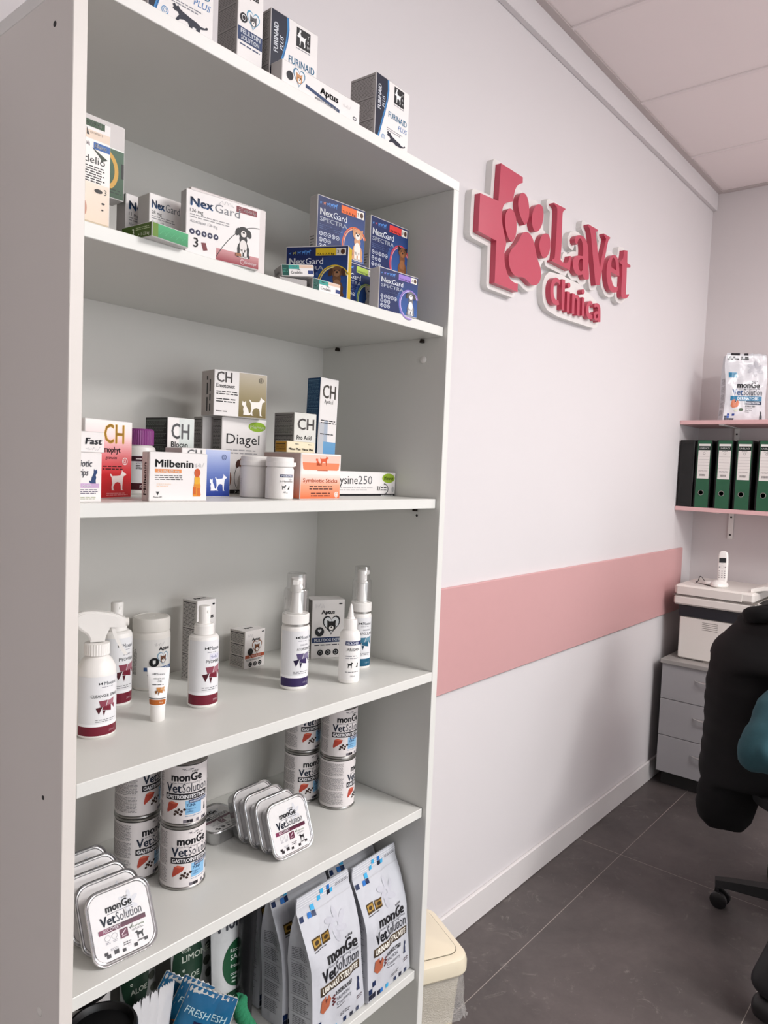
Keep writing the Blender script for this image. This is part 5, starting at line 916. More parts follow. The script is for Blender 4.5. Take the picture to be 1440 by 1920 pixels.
# squeeze tube on its cap
t = thing('squeeze_tube', 'small white squeeze tube with orange print standing on its cap', 'tube', (.2241, .1369, Z3), R(-40))
g = G(); g.lathe([(.002, 0), (.0108, 0), (.0112, .001), (.0118, .0235), (.011, .0255), (0, .0256)], 30); g.build('cap', WPL, t)
g = G(); rings = []; NT = 32
def tubept(a, t_):
    w = .0125 + .0052 * t_; d_ = .0125 * (1 - t_ ** 1.3) + .0006; return (w * math.cos(a), d_ * math.sin(a), .026 + .059 * t_)
for i in range(13):
    t_ = i / 12; rings.append([tubept(2 * PI * k / NT, t_) for k in range(NT)])
g.loft(rings); s = S(40, 59)
s.rect(-17, 2, 17, 10, (178, 96, 36), 1, None, 14, 1); s.rect(-17, 11.2, 17, 12.6, (110, 106, 104), 1, None, 14, 1); bowtie(s, -7, 48, 3, (30, 30, 30)); s.text('Maxani', -3, 48, 3, (130, 130, 136), 12); s.text('HONEY-O3', -6, 41, 2.6, (110, 108, 108), 15); s.text('GEL', 0, 37, 2.6, (110, 108, 108)); s.micro(-8, 32, 10, 35, 1, (90, 90, 90), 3); facets(s, -4, 17, 12, (190, 116, 44)); s.text('50 ml', 4, 5, 2, (240, 220, 190))
def tmap(u, v, l):
    a = -PI / 2 + u / 14.5; t_ = v / 59; x, y, z = tubept(a, t_); k = 1 + (.00035 + l * .0001) / .013; return (x * k, y - .0004 - l * .00012, z)
s.emit(g, tmap, 0, 3.); g.build('tube_body', LABEL, t)
def a_tallapt(s):
    w, h = s.w, s.h; s.scrawl(w * .3, h * .88, w * .4, h * .06, (150, 150, 156), 2); s.ell(w * .86, h * .94, w * .07, h * .012, (40, 40, 44), 3); s.text('Aptus', w * .25, h * .77, h * .05, (24, 24, 28), w * .62, .035); dogheart(s, w * .68, h * .6, w * .46, (110, 110, 114), fur=(40, 38, 38)); s.micro(w * .2, h * .1, w * .9, h * .3, 6, (90, 90, 90), 3)
carton('tall narrow white box with text-covered side behind the mist nozzle bottle', .3864, .2621, Z3, 5.6, .0469, .0409, .1541, a_tallapt, txtside((70, 68, 68), 3), leftc=(188, 184, 180), top=lambda s: s.text('Aptus', s.w * .2, s.h * .4, s.h * .25, (40, 40, 40), s.w * .6, .03))
def a_smallapt(s):
    w, h = s.w, s.h; s.scrawl(w * .12, h * .82, w * .3, h * .1, (150, 150, 160), 2); s.text('Aptus', w * .34, h * .72, h * .075, (24, 24, 28), w * .4, .035); dogheart(s, w * .6, h * .53, w * .48, (150, 112, 92), fur=(120, 72, 44)); s.ell(w * .26, h * .44, w * .13, w * .13, (26, 24, 24), 8); s.rect(1, h * .27, w - 1, h * .36, (176, 84, 54), 2); s.text('APTO-FLEX', w * .2, h * .29, h * .05, (244, 230, 222), w * .6, .02, 4)
    s.micro(w * .06, h * .2, w * .94, h * .25, 2, (70, 66, 66), 3)
    for k in (.28, .52, .76): s.ell(w * k, h * .1, w * .09, w * .09, (26, 24, 24), 3); s.ring(w * k, h * .1, w * .04, w * .04, w * .01, (200, 200, 200), 4, n=10)
    s.ell(w * .88, h * .93, w * .06, h * .015, (50, 50, 54), 3)
carton('small white box with orange stripe and heart print at the back of the lower shelf', .5094, .2697, Z3, 2.8, .0544, .0457, .0771, a_smallapt, txtside((60, 58, 58), 3), leftc=(196, 190, 184), top=lambda s: s.text('Aptus', s.w * .3, s.h * .4, s.h * .2, (50, 48, 48), s.w * .4, .03))
def a_multi(s):
    w, h = s.w, s.h; s.scrawl(w * .1, h * .86, w * .3, h * .08, (160, 160, 168), 2); s.ell(w * .87, h * .93, w * .06, h * .012, (40, 40, 44), 3); s.text('Aptus', w * .28, h * .76, h * .065, (22, 22, 26), w * .42, .035); dogheart(s, w * .6, h * .56, w * .52, (40, 40, 44), fur=(34, 32, 32)); s.ell(w * .24, h * .46, w * .14, w * .14, (24, 24, 28), 8); s.poly(heart(w * .24, h * .47, w * .12, w * .12), (220, 220, 222), 9)
    s.rect(1, h * .27, w - 1, h * .36, (34, 52, 92), 2); s.text('MULTIDOG EXTRA', w * .09, h * .29, h * .048, (236, 240, 246), w * .86, .025, 4); s.micro(w * .1, h * .21, w * .9, h * .25, 1, (50, 50, 60), 3)
    for k in (.28, .52, .76): s.ell(w * k, h * .1, w * .09, w * .09, (24, 24, 28), 3); s.ring(w * k, h * .1, w * .04, w * .04, w * .01, (200, 200, 200), 4, n=10)
carton('white box with dark heart print and navy stripe near the right panel', .6669, .2405, Z3, -27.2, .0736, .0472, .1274, a_multi, txtside((40, 40, 40), 3), leftc=(120, 116, 112))
def moussebottle(x, y, lab, c, nm, th, lead, bh=.1195, r=.0258):
    t = thing('mousse_bottle', lab, 'bottle', (x, y, Z3), 0, 'foam pump bottles with clear caps')
    k = r / .0258
    g = G(); g.lathe([(.002, 0), (r - .002, 0), (r, .0025), (r, bh - .006), (r - .0015, bh - .002), (r - .003, bh)], 44); g.build('bottle_body', WPL, t)
    g = G(); g.lathe([(r - .0035, bh - .0003), (r - .0008, bh - .0003), (r - .0008, bh + .0037), (r - .0035, bh + .0037)], 44, cap=False); g.build('silver_ring', METAL, t)
    g = G(); g.lathe([(r - .004, bh + .0033), (r - .0006, bh + .0033), (r - .0006, bh + .0195), (r - .002, bh + .021), (.0195 * k, bh + .0215), (.0195 * k, bh + .0225), (.012 * k, bh + .0228), (.0115 * k, bh + .030), (.0085 * k, bh + .046), (.0085 * k, bh + .062)], 44); g.build('pump_collar', WPL, t)
    g = G(); g.lathe([(.0095 * k, bh + .0605), (.0115 * k, bh + .0615), (.0115 * k, bh + .0845), (.0105 * k, bh + .0865), (0, bh + .087)], 30); g.box(-.024 * k, -.0052, bh + .076, -.008, .0052, bh + .085, .001); g.build('pump_head', WPL, t, None, (0, 0, R(lead)))
    g = G(); rc = .0232 * k; g.lathe([(rc, bh + .0215), (rc, bh + .062), (rc - .0012, bh + .0665), (rc - .0035, bh + .068), (.0185 * k, bh + .069), (.0178 * k, bh + .0945), (.0165 * k, bh + .0955), (0, bh + .0957)], 40, cap=False); cc = g.build('clear_cap', CLEAR, t, smooth=50); cc['label'] = 'transparent dust cap'
    lblcyl(t, r, .007, bh - .009, a_max(nm, 'MOUSSE', c, '150 ml', 30), th, 1.4)
moussebottle(.5051, .1209, 'foam pump bottle with dark violet print, foremost of the lower shelf middle', (52, 38, 84), 'ATOPOMAX', R(-120), 40)
moussebottle(.6992, .1300, 'foam pump bottle with teal print at the right end', (26, 88, 116), 'REGULAR', R(-136), 190, .1165, .0222)
t = thing('lotion_bottle', 'white bottle half hidden behind the violet-print foam pump bottle', 'bottle', (.5525, .1660, Z3), 0)
g = G(); g.lathe([(.002, 0), (.023, 0), (.025, .0025), (.025, .1), (.022, .108), (.012, .1095), (.012, .113)], 40); g.build('bottle_body', WPL, t); g = G(); g.lathe([(.001, .112), (.013, .112), (.013, .119), (0, .1195)], 24); g.build('cap', WPL, t)
lblcyl(t, .025, .01, .09, lambda s, u: (crect(s, -u, 70, u, 75, (40, 50, 90)), s.text('SANA', 14, 62, 4, (60, 60, 64)), s.micro(5, 20, 30, 55, 8, (120, 120, 126), 3)), R(-110), 1.4, (236, 233, 230))
t = thing('dropper_bottle', 'slim white bottle with pointed dropper tip and dark blue stripe', 'bottle', (.6072, .0747, Z3), 0)
g = G(); g.lathe([(.002, 0), (.0187, 0), (.0205, .0025), (.0205, .088), (.019, .096), (.0145, .1015), (.0125, .1025), (.0125, .104)], 40); g.build('bottle_body', WPL, t)
g = G(); g.lathe([(.001, .103), (.0128, .103), (.0128, .1215), (.012, .1228), (.008, .123), (.0076, .1265), (.0062, .127), (.0058, .131), (.003, .146), (.0016, .152), (0, .1525)], 30); g.build('dropper_cap', WPL, t)
def a_ari(s, u):
    h = s.h; crect(s, -11, h * .86, u, h * .96, (30, 40, 92)); s.text('MICROMED', -9, h * .88, h * .06, (226, 230, 242), 25, .02); s.text('ARISAN', -8, h * .72, h * .07, (54, 54, 58), 26); s.micro(-10, h * .57, 18, h * .62, 1, (140, 140, 146), 2); s.micro(-10, h * .52, 18, h * .56, 1, (140, 140, 146), 3)
    s.shape(DOG, -6, h * .3, 11, 12, (34, 34, 36)); s.shape(CATS, 11, h * .31, 6, 9, (34, 34, 36)); s.micro(-10, h * .18, 20, h * .22, 1, (120, 120, 124), 4); s.text('100ml', 0, h * .08, h * .035, (130, 130, 134))
lblcyl(t, .0205, .008, .086, a_ari, R(-130), 1.4, (238, 236, 234))
# ------------------------------------------------------------------ tins
def a_can(s, u):
    h = s.h; W = 76
    for k in range(3): s.micro(-u + 2, h * (.06 + .31 * k), -W / 2 - 6, h * (.34 + .31 * k), 13, (120, 116, 116), k + 2, .4, ragged=.04)
    for k in range(3): s.micro(W / 2 + 6, h * (.06 + .31 * k), u - 2, h * (.34 + .31 * k), 13, (120, 116, 116), k + 5, .4, ragged=.04)
    for k in (-1, 1): s.rect(k * 6 - 3, h * .945, k * 6 + 3, h * .955, (40, 40, 44), 2)
    s.micro(-7, h * .925, 7, h * .94, 1, (110, 110, 114), 3); monge(s, -27, h * .74, 52); s.text('Grain Free Veterinary Diets', -28, h * .695, h * .026, (110, 110, 116), 54)
    vet(s, -36, h * .545, 72); s.rect(-37, h * .415, 37, h * .525, (42, 40, 44), 2, None, 26, 1); s.text('GASTROINTESTINAL', -35, h * .437, h * .062, (236, 234, 236), 70, .03, 4)
    s.rect(2, h * .345, 37, h * .405, (40, 58, 100), 3, None, 12, 1); s.text('MONOPROTEIN', 4, h * .357, h * .035, (220, 228, 240), 31, .02, 5); s.rect(-3, h * .15, 25, h * .4, (136, 186, 222), 2, None, 10, 1); s.text('TUNA', -1, h * .29, h * .045, (40, 70, 110), 15, .02, 4); s.text('Fegato e', -1, h * .235, h * .03, (70, 110, 150), 15, 0, 4); s.text('coffee', -1, h * .19, h * .03, (70, 110, 150), 11, 0, 4)
    s.poly([(-34, h * .22), (-31, h * .36), (-25, h * .39), (-14, h * .36), (-17, h * .29), (-26, h * .23), (-33, h * .18)][::-1], (176, 70, 54), 3); s.poly([(-31, h * .36), (-25, h * .39), (-14, h * .36), (-22, h * .345)][::-1], (206, 104, 80), 4)
    for k in range(7): s.ell(-18 + 4.6 * (k % 4) - 1.6 * (k // 4), h * (.215 - .05 * (k // 4)) + (k % 2) * 3, 2.5, 2., (58, 40, 32), 4, 10, rot=k)
    s.shape(DOGSIT, 30, h * .16, 6, 13, (60, 60, 66), 3); s.micro(-3, h * .11, 30, h * .135, 1, (110, 140, 170), 3)
    pixels(s, -37, -8, 1, 7.4, [(40, 36, 42), (70, 66, 76), (96, 90, 104)], 5, 2); pixels(s, -6, 40, 1, 5.4, [(40, 36, 42), (120, 116, 124)], 8, 1)
def can(x, y, z, off, lab, grp, twist=0):
    t = thing('food_can', lab, 'can', (x, y, z), 0, grp); r = .0375; h = .107
    g = G(); g.lathe([(0, .0022), (r - .004, .0022), (r - .0032, .0005), (r - .0008, 0), (r + .0006, .0012), (r + .0002, .0035), (r - .0012, .005), (r - .0012, h - .005), (r + .0002, h - .0035), (r + .0006, h - .0012), (r - .0008, h), (r - .0032, h - .0005), (r - .004, h - .003), (0, h - .003)], 48); g.build('can_body', TIN, t)
    g = G(); g.lathe([(.016, h - .0029), (.0165, h - .0022), (.026, h - .0022), (.0265, h - .0029)], 30, cap=False); g.box(-.004, -.012, h - .0028, .004, .012, h - .0014, .0004); g.build('ring_pull', TIN, t)
    ca = math.atan2(CY - y, CX - x); lblcyl(t, r - .0005, .0055, h - .0055, a_can, ca + R(off), PI * .995, (226, 220, 219), name='paper_label')
gL = 'tuna food cans on the lower shelf'
can(.2847, .1456, Z4, 27, 'lower tuna can of the front left stack', gL); can(.2855, .1465, Z4 + .1072, 8, 'upper tuna can of the front left stack, under the shelf above', gL)
can(.2453, .2220, Z4, 54, 'lower tuna can of the stack behind the front left stack', gL); can(.2460, .2230, Z4 + .1072, 67, 'upper tuna can of the stack behind the front left stack', gL)
can(.6746, .1570, Z4, 89, 'lower tuna can of the front stack on the right', gL); can(.6752, .1565, Z4 + .1072, 34, 'upper tuna can of the front stack on the right', gL)
can(.6434, .2320, Z4, 46, 'lower tuna can of the back stack on the right', gL); can(.6440, .2325, Z4 + .1072, 51, 'upper tuna can of the back stack on the right', gL)
# ------------------------------------------------------------------ foil trays of pet food
WINE = (92, 26, 56)
def rr2(w, r, n=7): return [(a, b) for a, b, _ in rrect(w, w, r, 0, n)]
def a_tray(s):
    c = s.w / 2
    for k in range(6): a = R(60 * k + 15); s.ell(66 + 10 * math.cos(a), 74 + 10 * math.sin(a), 9, 3.6, (206, 207, 212), 1, rot=a + .3)
    monge(s, 26, 70, 46); s.micro(28, 66, 72, 68.4, 1, (120, 120, 126), 3, ragged=.02); vet(s, 14, 51, 72); s.rect(9, 40.5, 91, 48, WINE, 2, (64, 16, 40)); s.rect(9, 40.5, 26, 48, (120, 40, 76), 3); s.text('RECOVERY', 17, 42, 5, (238, 226, 232), 30, .03, 4)
    for i, x in enumerate((22, 34)): s.ring(x, 33, 4.4, 4, .5, (150, 150, 158), 2, n=12); s.micro(x - 4, 24, x + 4, 28, 2, (140, 140, 150), i)
    s.rect(43, 24, 57, 38, WINE, 2); s.stroke([(46, 30), (50, 33), (54, 36)], 1.4, (226, 206, 214), 3); s.text('EASY', 46, 26, 2.4, (226, 206, 214)); s.stroke([(60, 36), (62, 33), (66, 39)], 1., (60, 70, 56), 3); s.text('Fit-aroma', 62, 33, 3.6, (110, 130, 100), 24); s.micro(64, 28, 84, 31.5, 2, (120, 120, 120), 3)
    s.shape(DOG, 68, 14, 15, 13, (24, 22, 24), 3, True); s.text('CANINE', 70, 9.5, 2.6, (30, 28, 30), 12, .02)
    s.micro(24, 13, 38, 17, 2, (150, 150, 160), 4); s.micro(46, 12, 62, 18, 2, (70, 66, 70), 5)
    for x, y, k in ((13, 9, 6), (16, 4, 7), (29, 6, 8), (43, 4, 6), (63, 4, 6.5), (82, 7, 6), (54, 9, 5)): s.rect(x, y, x + k, y + k * .8, (34, 28, 32) if k > 5 else (214, 210, 212), 2)
def tray(x, y, z, a, tilt, lab, grp, flat=False, rz=0):
    W = .098
    t = thing('food_tray', lab, 'tray', (x, y, z), (R(-tilt), 0, R(a)) if not flat else (R(-90), 0, R(a)), grp)
    def ring(w, r, yy): return [(a_, yy, W / 2 + b) for a_, b in rr2(w, r)][::-1]
    g = G(); rings = [ring(W - .0125, .0165, .0018), ring(W - .011, .017, .0005), ring(W - .008, .018, -.0003), ring(W - .0055, .0185, .0002), ring(W - .004, .019, -.0006), ring(W - .001, .02, -.0012), ring(W + .0006, .0205, -.0002), ring(W + .0002, .02, .0016), ring(W - .006, .018, .0012), ring(W - .008, .017, .0025), ring(W - .016, .014, .022), ring(W - .02, .012, .0275), ring(W - .026, .01, .0285)]
    n = len(rings[0]); g.loft(rings, cap=False); g.add(rings[-1], [tuple(range(n))], (255, 255, 255)); g.build('tray_shell', ALU, t, smooth=45)
    g = G(); base = [(a_, .0006, W / 2 + b) for a_, b in rr2(W - .0105, .017)]; g.add(base, [tuple(range(len(base)))], (222, 220, 220))
    s = S(100, 100); s.it = []; a_tray(s); k = (W - .012) / .1
    s.emit(g, lambda u, v, l: ((u / 1e3 - .05) * k, 0.0004 - l * .00014, W / 2 + (v / 1e3 - .05) * k)); o = g.build('printed_lid_film', FILM, t); o['label'] = 'printed foil lid'
    return t
gA, gB = 'foil trays leaning at the shelf left end', 'foil trays in the middle of the lower shelf'
nmA = ['frontmost foil tray of the left row, with wine red stripe', 'second foil tray from the front in the left row', 'third foil tray from the front in the left row', 'fourth foil tray from the front in the left row', 'rearmost foil tray of the left row']
for i in range(5): tray(.1150 + .0008 * i - .0006 * (i == 2), .0290 + .0315 * i, Z4 + .0012, -3.7 + .6 * i, 26.5 - 1. * i, nmA[i], gA)
nmB = ['frontmost foil tray of the middle row, with wine red stripe', 'second foil tray from the front in the middle row', 'third foil tray from the front in the middle row', 'rearmost standing foil tray of the middle row']
for i in range(4): tray(.4710 - .0015 * i, .0645 + .0305 * i, Z4 + .0012, -.2 + .8 * i, 20.5 - .5 * i, nmB[i], gB)
tray(.425, .1835, Z4 + .0288, 6, 0, 'foil tray lying flat left of the middle row', gB, True)
# ------------------------------------------------------------------ bottom shelf
GOLD = (150, 118, 60); BLUE = [(30, 110, 190), (20, 40, 80), (24, 30, 50), (60, 170, 220)]
def a_uri(s):
    w, h = s.w, s.h
    for k in range(4): s.rect(1, h * (.93 + .017 * k), w - 1, h * (.934 + .017 * k), (236, 237, 240), 1, None, 10, 1)
    s.rect(1, h * .865, w - 1, h * .872, (190, 191, 196), 1, None, 10, 1)
    pixels(s, 2, w * .3, h * .84, 10, BLUE, 3, 2); pixels(s, w * .36, w * .7, h * .91, 9, BLUE, 11, 2); pixels(s, 1, w * .16, h * .75, 10, BLUE[1:3], 5, 2); s.micro(w * .72, h * .93, w * .98, h * .955, 2, (120, 120, 126), 3)
    for k in range(6): a = R(60 * k + 20); s.ell(w * .55 + 16 * math.cos(a), h * .72 + 16 * math.sin(a), 15, 6, (194, 195, 203), 1, rot=a + .4)
    for i, x in enumerate((w * .1, w * .27)):
        s.rect(x, h * .645, x + w * .15, h * .715, (70, 52, 18), 2); s.rect(x + 1.5, h * .66, x + w * .15 - 1.5, h * .705, (176, 140, 62) if i == 0 else (150, 116, 50), 3); s.ell(x + w * .075, h * .682, w * .04, h * .014, (60, 44, 18), 4)
    s.micro(w * .1, h * .625, w * .4, h * .64, 1, (80, 80, 84), 2)
    monge(s, w * .3, h * .5, w * .58); s.text('Grain Free Veterinary Diets', w * .3, h * .475, h * .017, (90, 92, 100), w * .6); vet(s, w * .17, h * .395, w * .74, (20, 22, 28), (52, 54, 62))
    s.rect(w * .13, h * .315, w * .93, h * .38, (58, 46, 34), 2, (88, 74, 54), 12, 1); s.text('URINARY STRUVITE', w * .155, h * .328, h * .04, (240, 236, 226), w * .74, .03, 4)
    s.text('HYDROLYSED', w * .42, h * .255, h * .027, (36, 36, 40), w * .34, .03); s.text('SALMON', w * .42, h * .215, h * .024, (80, 82, 90), w * .26, -.004); s.text('Cranberry', w * .42, h * .18, h * .024, (80, 82, 90), w * .3, -.004); s.micro(w * .42, h * .158, w * .6, h * .17, 1, (90, 90, 94), 3)
    pork(s, w * .13, h * .19, w * .19, (176, 98, 68))
    for k in range(6): s.ell(w * .37 + 3 * (k % 2), h * (.2 + .012 * k), 2.2, 2.2, (96, 44, 50), 4, 10)
    s.shape(CATS, w * .84, h * .16, w * .08, h * .1, (44, 52, 84), 3); s.micro(w * .82, h * .1, w * .95, h * .13, 2, (90, 70, 80), 3); s.micro(w * .5, h * .07, w * .7, h * .1, 2, (90, 90, 96), 4)
    pixels(s, 1, w * .2, h * .02, 11, BLUE[1:3], 9, 3); pixels(s, w * .2, w * .9, h * .012, 9, BLUE, 12, 1)
gU = 'white pet food pouches with dark stripe on the bottom shelf'
def ubag(x, y, tilt, a, lab, seed, h=.262, w=.147, d=.062, art=a_uri, z=Z5 + .001):
    t = thing('pet_food_pouch', lab, 'bag', (x, y, z), (R(-tilt), 0, R(a)), gU); pouch('pouch', t, w, h, d, art, True, seed, side=side_lines); return t
ubag(.554, .0465, 5.8, 1.9, 'frontmost white pouch of the left column, with dark stripe and salmon picture', 1)
ubag(.7035, .0465, 5.8, 2.4, 'frontmost white pouch of the right column, beside the right panel', 2, .26, .1418)
ubag(.549, .1170, 5.4, -1, 'second white pouch from the front in the left column', 3)
ubag(.556, .1880, 5, -3, 'third white pouch from the front in the left column', 4)
ubag(.547, .2570, 5, 1, 'rearmost white pouch in the left column', 5)
ubag(.704, .1180, 5.4, 0, 'second white pouch from the front in the right column', 6, .26, .1418)
def pillow(name, parent, w, h, t_, art, base, mat=FILM, jag=True, seed=1, loc=None, rot=None):
    rnd = random.Random(seed); p1, p2 = rnd.uniform(0, 6), rnd.uniform(0, 6)
    def dep(u, v):   # u,v 0..1
        e = max(0, 1 - abs(2 * u - 1) ** 3.5) * max(0, 1 - abs(2 * v - 1) ** 5) ; return t_ / 2 * e * (1 + .1 * math.sin(9 * u + p1) * math.sin(7 * v + p2)) + .0003
    g = G(); NX, NY = 12, 16
    for sg in (-1, 1):
        vs = []; fs = []
        for j in range(NY + 1):
            for i in range(NX + 1):
                u, v = i / NX, j / NY; z = v * h
                if jag and j in (0, NY): z += (.0015 if i % 2 else -.0015)
                vs.append(((u - .5) * w, sg * dep(u, v), z))
        for j in range(NY):
            for i in range(NX):
                q = (j * (NX + 1) + i, j * (NX + 1) + i + 1, (j + 1) * (NX + 1) + i + 1, (j + 1) * (NX + 1) + i); fs.append(q if sg < 0 else q[::-1])
        g.add(vs, fs, base)
    if art:
        s = S(w * 1e3, h * 1e3); art(s); s.emit(g, lambda u, v, l: (u / 1e3 - w / 2, -dep(u / 1e3 / w, v / 1e3 / h) - .0005 - l * .00014, v / 1e3), 0, 9.)
    return g.build(name, mat, parent, loc, rot, smooth=60)
GRN = (34, 82, 54)
def a_salm(s):
    w, h = s.w, s.h; s.text('Monge', w * .14, h * .8, h * .11, (60, 62, 70), w * .9, .03); s.ell(w * .66, h * .5, w * .44, h * .2, GRN, 1, 26)
    for i, (tx, k) in enumerate((('Ricco in', .05), ('SALMONE', .07), ('fresco', .05), ('con riso', .05))): s.text(tx, w * .42, h * (.6 - .065 * i), h * k * .6, (226, 232, 226), None, .015, 3)
    s.micro(w * .45, h * .34, w * .9, h * .4, 2, (200, 214, 204), 3); s.rect(1, h * .2, w - 1, h * .28, (26, 62, 44), 2, None, 8, 1); s.text('SKIN', w * .16, h * .245, h * .025, (226, 232, 226), None, .02, 4); s.text('SUPPORT', w * .16, h * .21, h * .025, (226, 232, 226), None, .02, 4); s.micro(w * .3, h * .08, w * .95, h * .17, 2, (40, 56, 46), 4)
def a_gift(s):
    w, h = s.w, s.h; s.text('GIFT', w * .5, h * .82, h * .07, (40, 42, 46), w * .4, .03, 3, 'l', 0, .1); s.ell(w * .36, h * .52, w * .34, h * .24, (38, 66, 50), 1, 26)
    for i, (tx, k) in enumerate((('con', .05), ('LIMONE', .07), ('e', .05), ('ALOE', .06))): s.text(tx, w * .2, h * (.62 - .07 * i), h * k * .65, (214, 220, 208), None, .015, 3)
    for k in range(4): s.ell(w * (.8 + .05 * (k % 2)), h * (.68 - .1 * k), w * .1, h * .035, (70, 74, 66), 2, rot=.4 * k)
def spack(x, y, a, tilt, w, h, art, lab, base=(206, 208, 208), cat='bag', grp='upright snack pouches at the back of the bottom shelf', t_=.02, z=Z5 + .001, name='snack_pouch', lean=0., seed=1):
    t = pillow(name, None, w, h, t_, art, base, FILM, True, seed, (x, y, z), (R(-tilt), R(lean), R(a))); return tag(t, lab, cat, grp)
spack(.4275, .180, -3, 4, .085, .228, a_salm, 'tall snack pouch with green oval and dark green band, beside the white pouches')
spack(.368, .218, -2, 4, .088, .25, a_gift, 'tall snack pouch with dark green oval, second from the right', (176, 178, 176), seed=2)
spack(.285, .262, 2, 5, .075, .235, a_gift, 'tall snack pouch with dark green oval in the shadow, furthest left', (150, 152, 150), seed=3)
spack(.437, .158, -80, 2, .04, .25, None, 'narrow dark grey pouch standing edgeways beside the green rope', (44, 44, 46), t_=.014, seed=4)
for i in range(4):
    spack(.163 + .0165 * i, .088 + .004 * i, 26, 4, .052, .112 - .003 * i, None, ('first', 'second', 'third', 'fourth')[i] + ' silver sachet from the left in the row behind the black lids', (196, 196, 198), 'sachet', 'silver sachets on the bottom shelf', .012, Z5 + .104, 'silver_sachet', 17 + 2 * i, 10 + i)
g = G(); g.box(0, 0, 0, .13, .09, .1, .002, (60, 60, 62)); tag(g.build('display_tray', CARD, None, (.150, .070, Z5 + .0005)), 'low dark carton tray holding the silver and blue sachets', 'tray')
def a_blue(s):
    w, h = s.w, s.h; s.rect(1, h * .3, w - 1, h - 1, (30, 108, 148), 0, (24, 90, 132), 8, 6); s.rect(1, 1, w - 1, h * .3, (196, 170, 120), 0, (206, 206, 200), 8, 3); s.text('FRESH', w * .14, h * .62, h * .1, (190, 220, 226), w * .7, .0, 3, 'l', 0, .15); s.rect(w * .5, h * .42, w * .9, h * .56, (24, 34, 70), 3); s.ell(w * .32, h * .3, w * .2, h * .1, (196, 110, 60), 3)
    for k in range(6): s.ell(w * (.3 + .1 * k), h * (.16 + .04 * (k % 2)), w * .09, h * .035, (176, 140, 80) if k % 2 else (70, 100, 50), 3, rot=k)
for i, (x, y, a, tl, dz) in enumerate(((.252, .190, -35, 18, .055), (.276, .160, -42, 16, .052), (.262, .112, -48, 14, .07), (.290, .094, -50, 12, .056))):
    spack(x, y, a, tl, .06, .11, a_blue, ('rearmost blue snack sachet, in the shadow', 'second blue snack sachet from the back', 'third blue snack sachet from the back', 'frontmost blue snack sachet with picture print')[i], (190, 190, 186), 'sachet', 'blue snack sachets on the bottom shelf', .016, Z5 + dz, 'snack_sachet', 32 - 5 * i, 20 + i)
g = G(); g.box(0, 0, 0, .11, .13, .05, .002, (52, 54, 58)); tag(g.build('display_tray', CARD, None, (.250, .085, Z5 + .0005)), 'low dark carton tray under the blue snack sachets', 'tray')
def tub(x, y, lab, h, r=.049):
    t = thing('snack_tub', lab, 'tub', (x, y, Z5 + .0005), 0, 'tubs with black lids on the bottom shelf')
    g = G(); g.lathe([(.002, 0), (r - .003, 0), (r - .001, .003), (r - .001, h - .03)], 44); g.build('tub_body', WPL, t)
    lblcyl(t, r - .001, .01, h - .035, lambda s, u: (s.text('Monge', -30, s.h * .8, 15, (34, 34, 38), 58, .02), crect(s, -u, s.h * .3, u, s.h * .42, (34, 34, 40)), s.micro(-40, s.h * .5, 40, s.h * .7, 5, (120, 120, 124), 3)), R(-75), 1.6, (216, 214, 212))
    g = G(); g.lathe([(r - .004, h - .0302), (r + .0015, h - .0302), (r + .002, h - .028), (r + .002, h - .004), (r, h), (r - .004, h + .001), (r - .006, h - .002), (r - .008, h - .008), (0, h - .008)], 48); g.build('lid', BLK, t)
tub(.0995, .072, 'tub with black lid, frontmost at the bottom shelf left end', .240); tub(.1180, .176, 'tub with black lid and white label behind the frontmost tub', .264)
# green rope toy
pts = []; base_ = [(.382, .066, .012), (.386, .064, .04), (.382, .070, .066), (.373, .080, .088), (.371, .090, .104), (.377, .098, .112)]
ctr = spline(base_, 8); g = G(); rnd = random.Random(4)
for k in range(3):
    P = []
    for i, c in enumerate(ctr): a = i * .62 + 2 * PI * k / 3; P.append((c.x + .0068 * math.cos(a), c.y + .0068 * math.sin(a), c.z))
    g.tube(P, .0078, 8)
tag(g.build('rope_toy', M('green_rope', (38, 128, 88), .9, noise=.25, nscale=300, bump=.8, bscale=900), None, (0, 0, Z5 + .001), smooth=60), 'twisted green rope toy hanging beside the salmon snack pouch', 'toy')
# ------------------------------------------------------------------ office chair, jacket, person
ch_ = thing('office_chair', 'black swivel office chair on castors at the right edge', 'chair', (2.34, -.50, 0), R(17.5))
CHB = M('black_nylon', (18, 18, 19), .35); CHF = M('black_chair_fabric', (22, 22, 24), .9, noise=.1, nscale=400)
a0 = math.atan2(.29, -.096) - R(17.5)
for k in range(5):
    a = a0 + 2 * PI * k / 5; u = Vector((math.cos(a), math.sin(a), 0)); v = Vector((-u.y, u.x, 0)); rings = []
    for q, w, z0, z1 in ((.03, .03, .065, .115), (.15, .026, .07, .108), (.27, .021, .075, .1), (.312, .018, .07, .095)):
        rings.append([u * q + v * (w * s_) + Vector((0, 0, z)) for s_, z in ((-1, z0), (1, z0), (.8, z1), (-.8, z1))])
    g = G(); g.loft(rings); leg = g.build('base_leg', CHB, ch_)
    g = G(); c = u * .305; g.tube([c + Vector((0, 0, .072)), c + Vector((0, 0, .04))], .007, 10); sw = v * .9 + u * .35; sw.normalize(); cc = c + u * -.012
    for sg in (-1, 1):
        p0 = cc + sw * (sg * .011) + Vector((0, 0, .0285)); p1 = cc + sw * (sg * .026) + Vector((0, 0, .0285)); g.tube([p0, p0.lerp(p1, .15), p0.lerp(p1, .85), p1], [.024, .028, .028, .024], 26)
    g.tube([cc + sw * -.012 + Vector((0, 0, .03)), cc + sw * .012 + Vector((0, 0, .03))], .012, 12); g.build('castor', M('castor_rubber', (20, 20, 21), .3), leg)
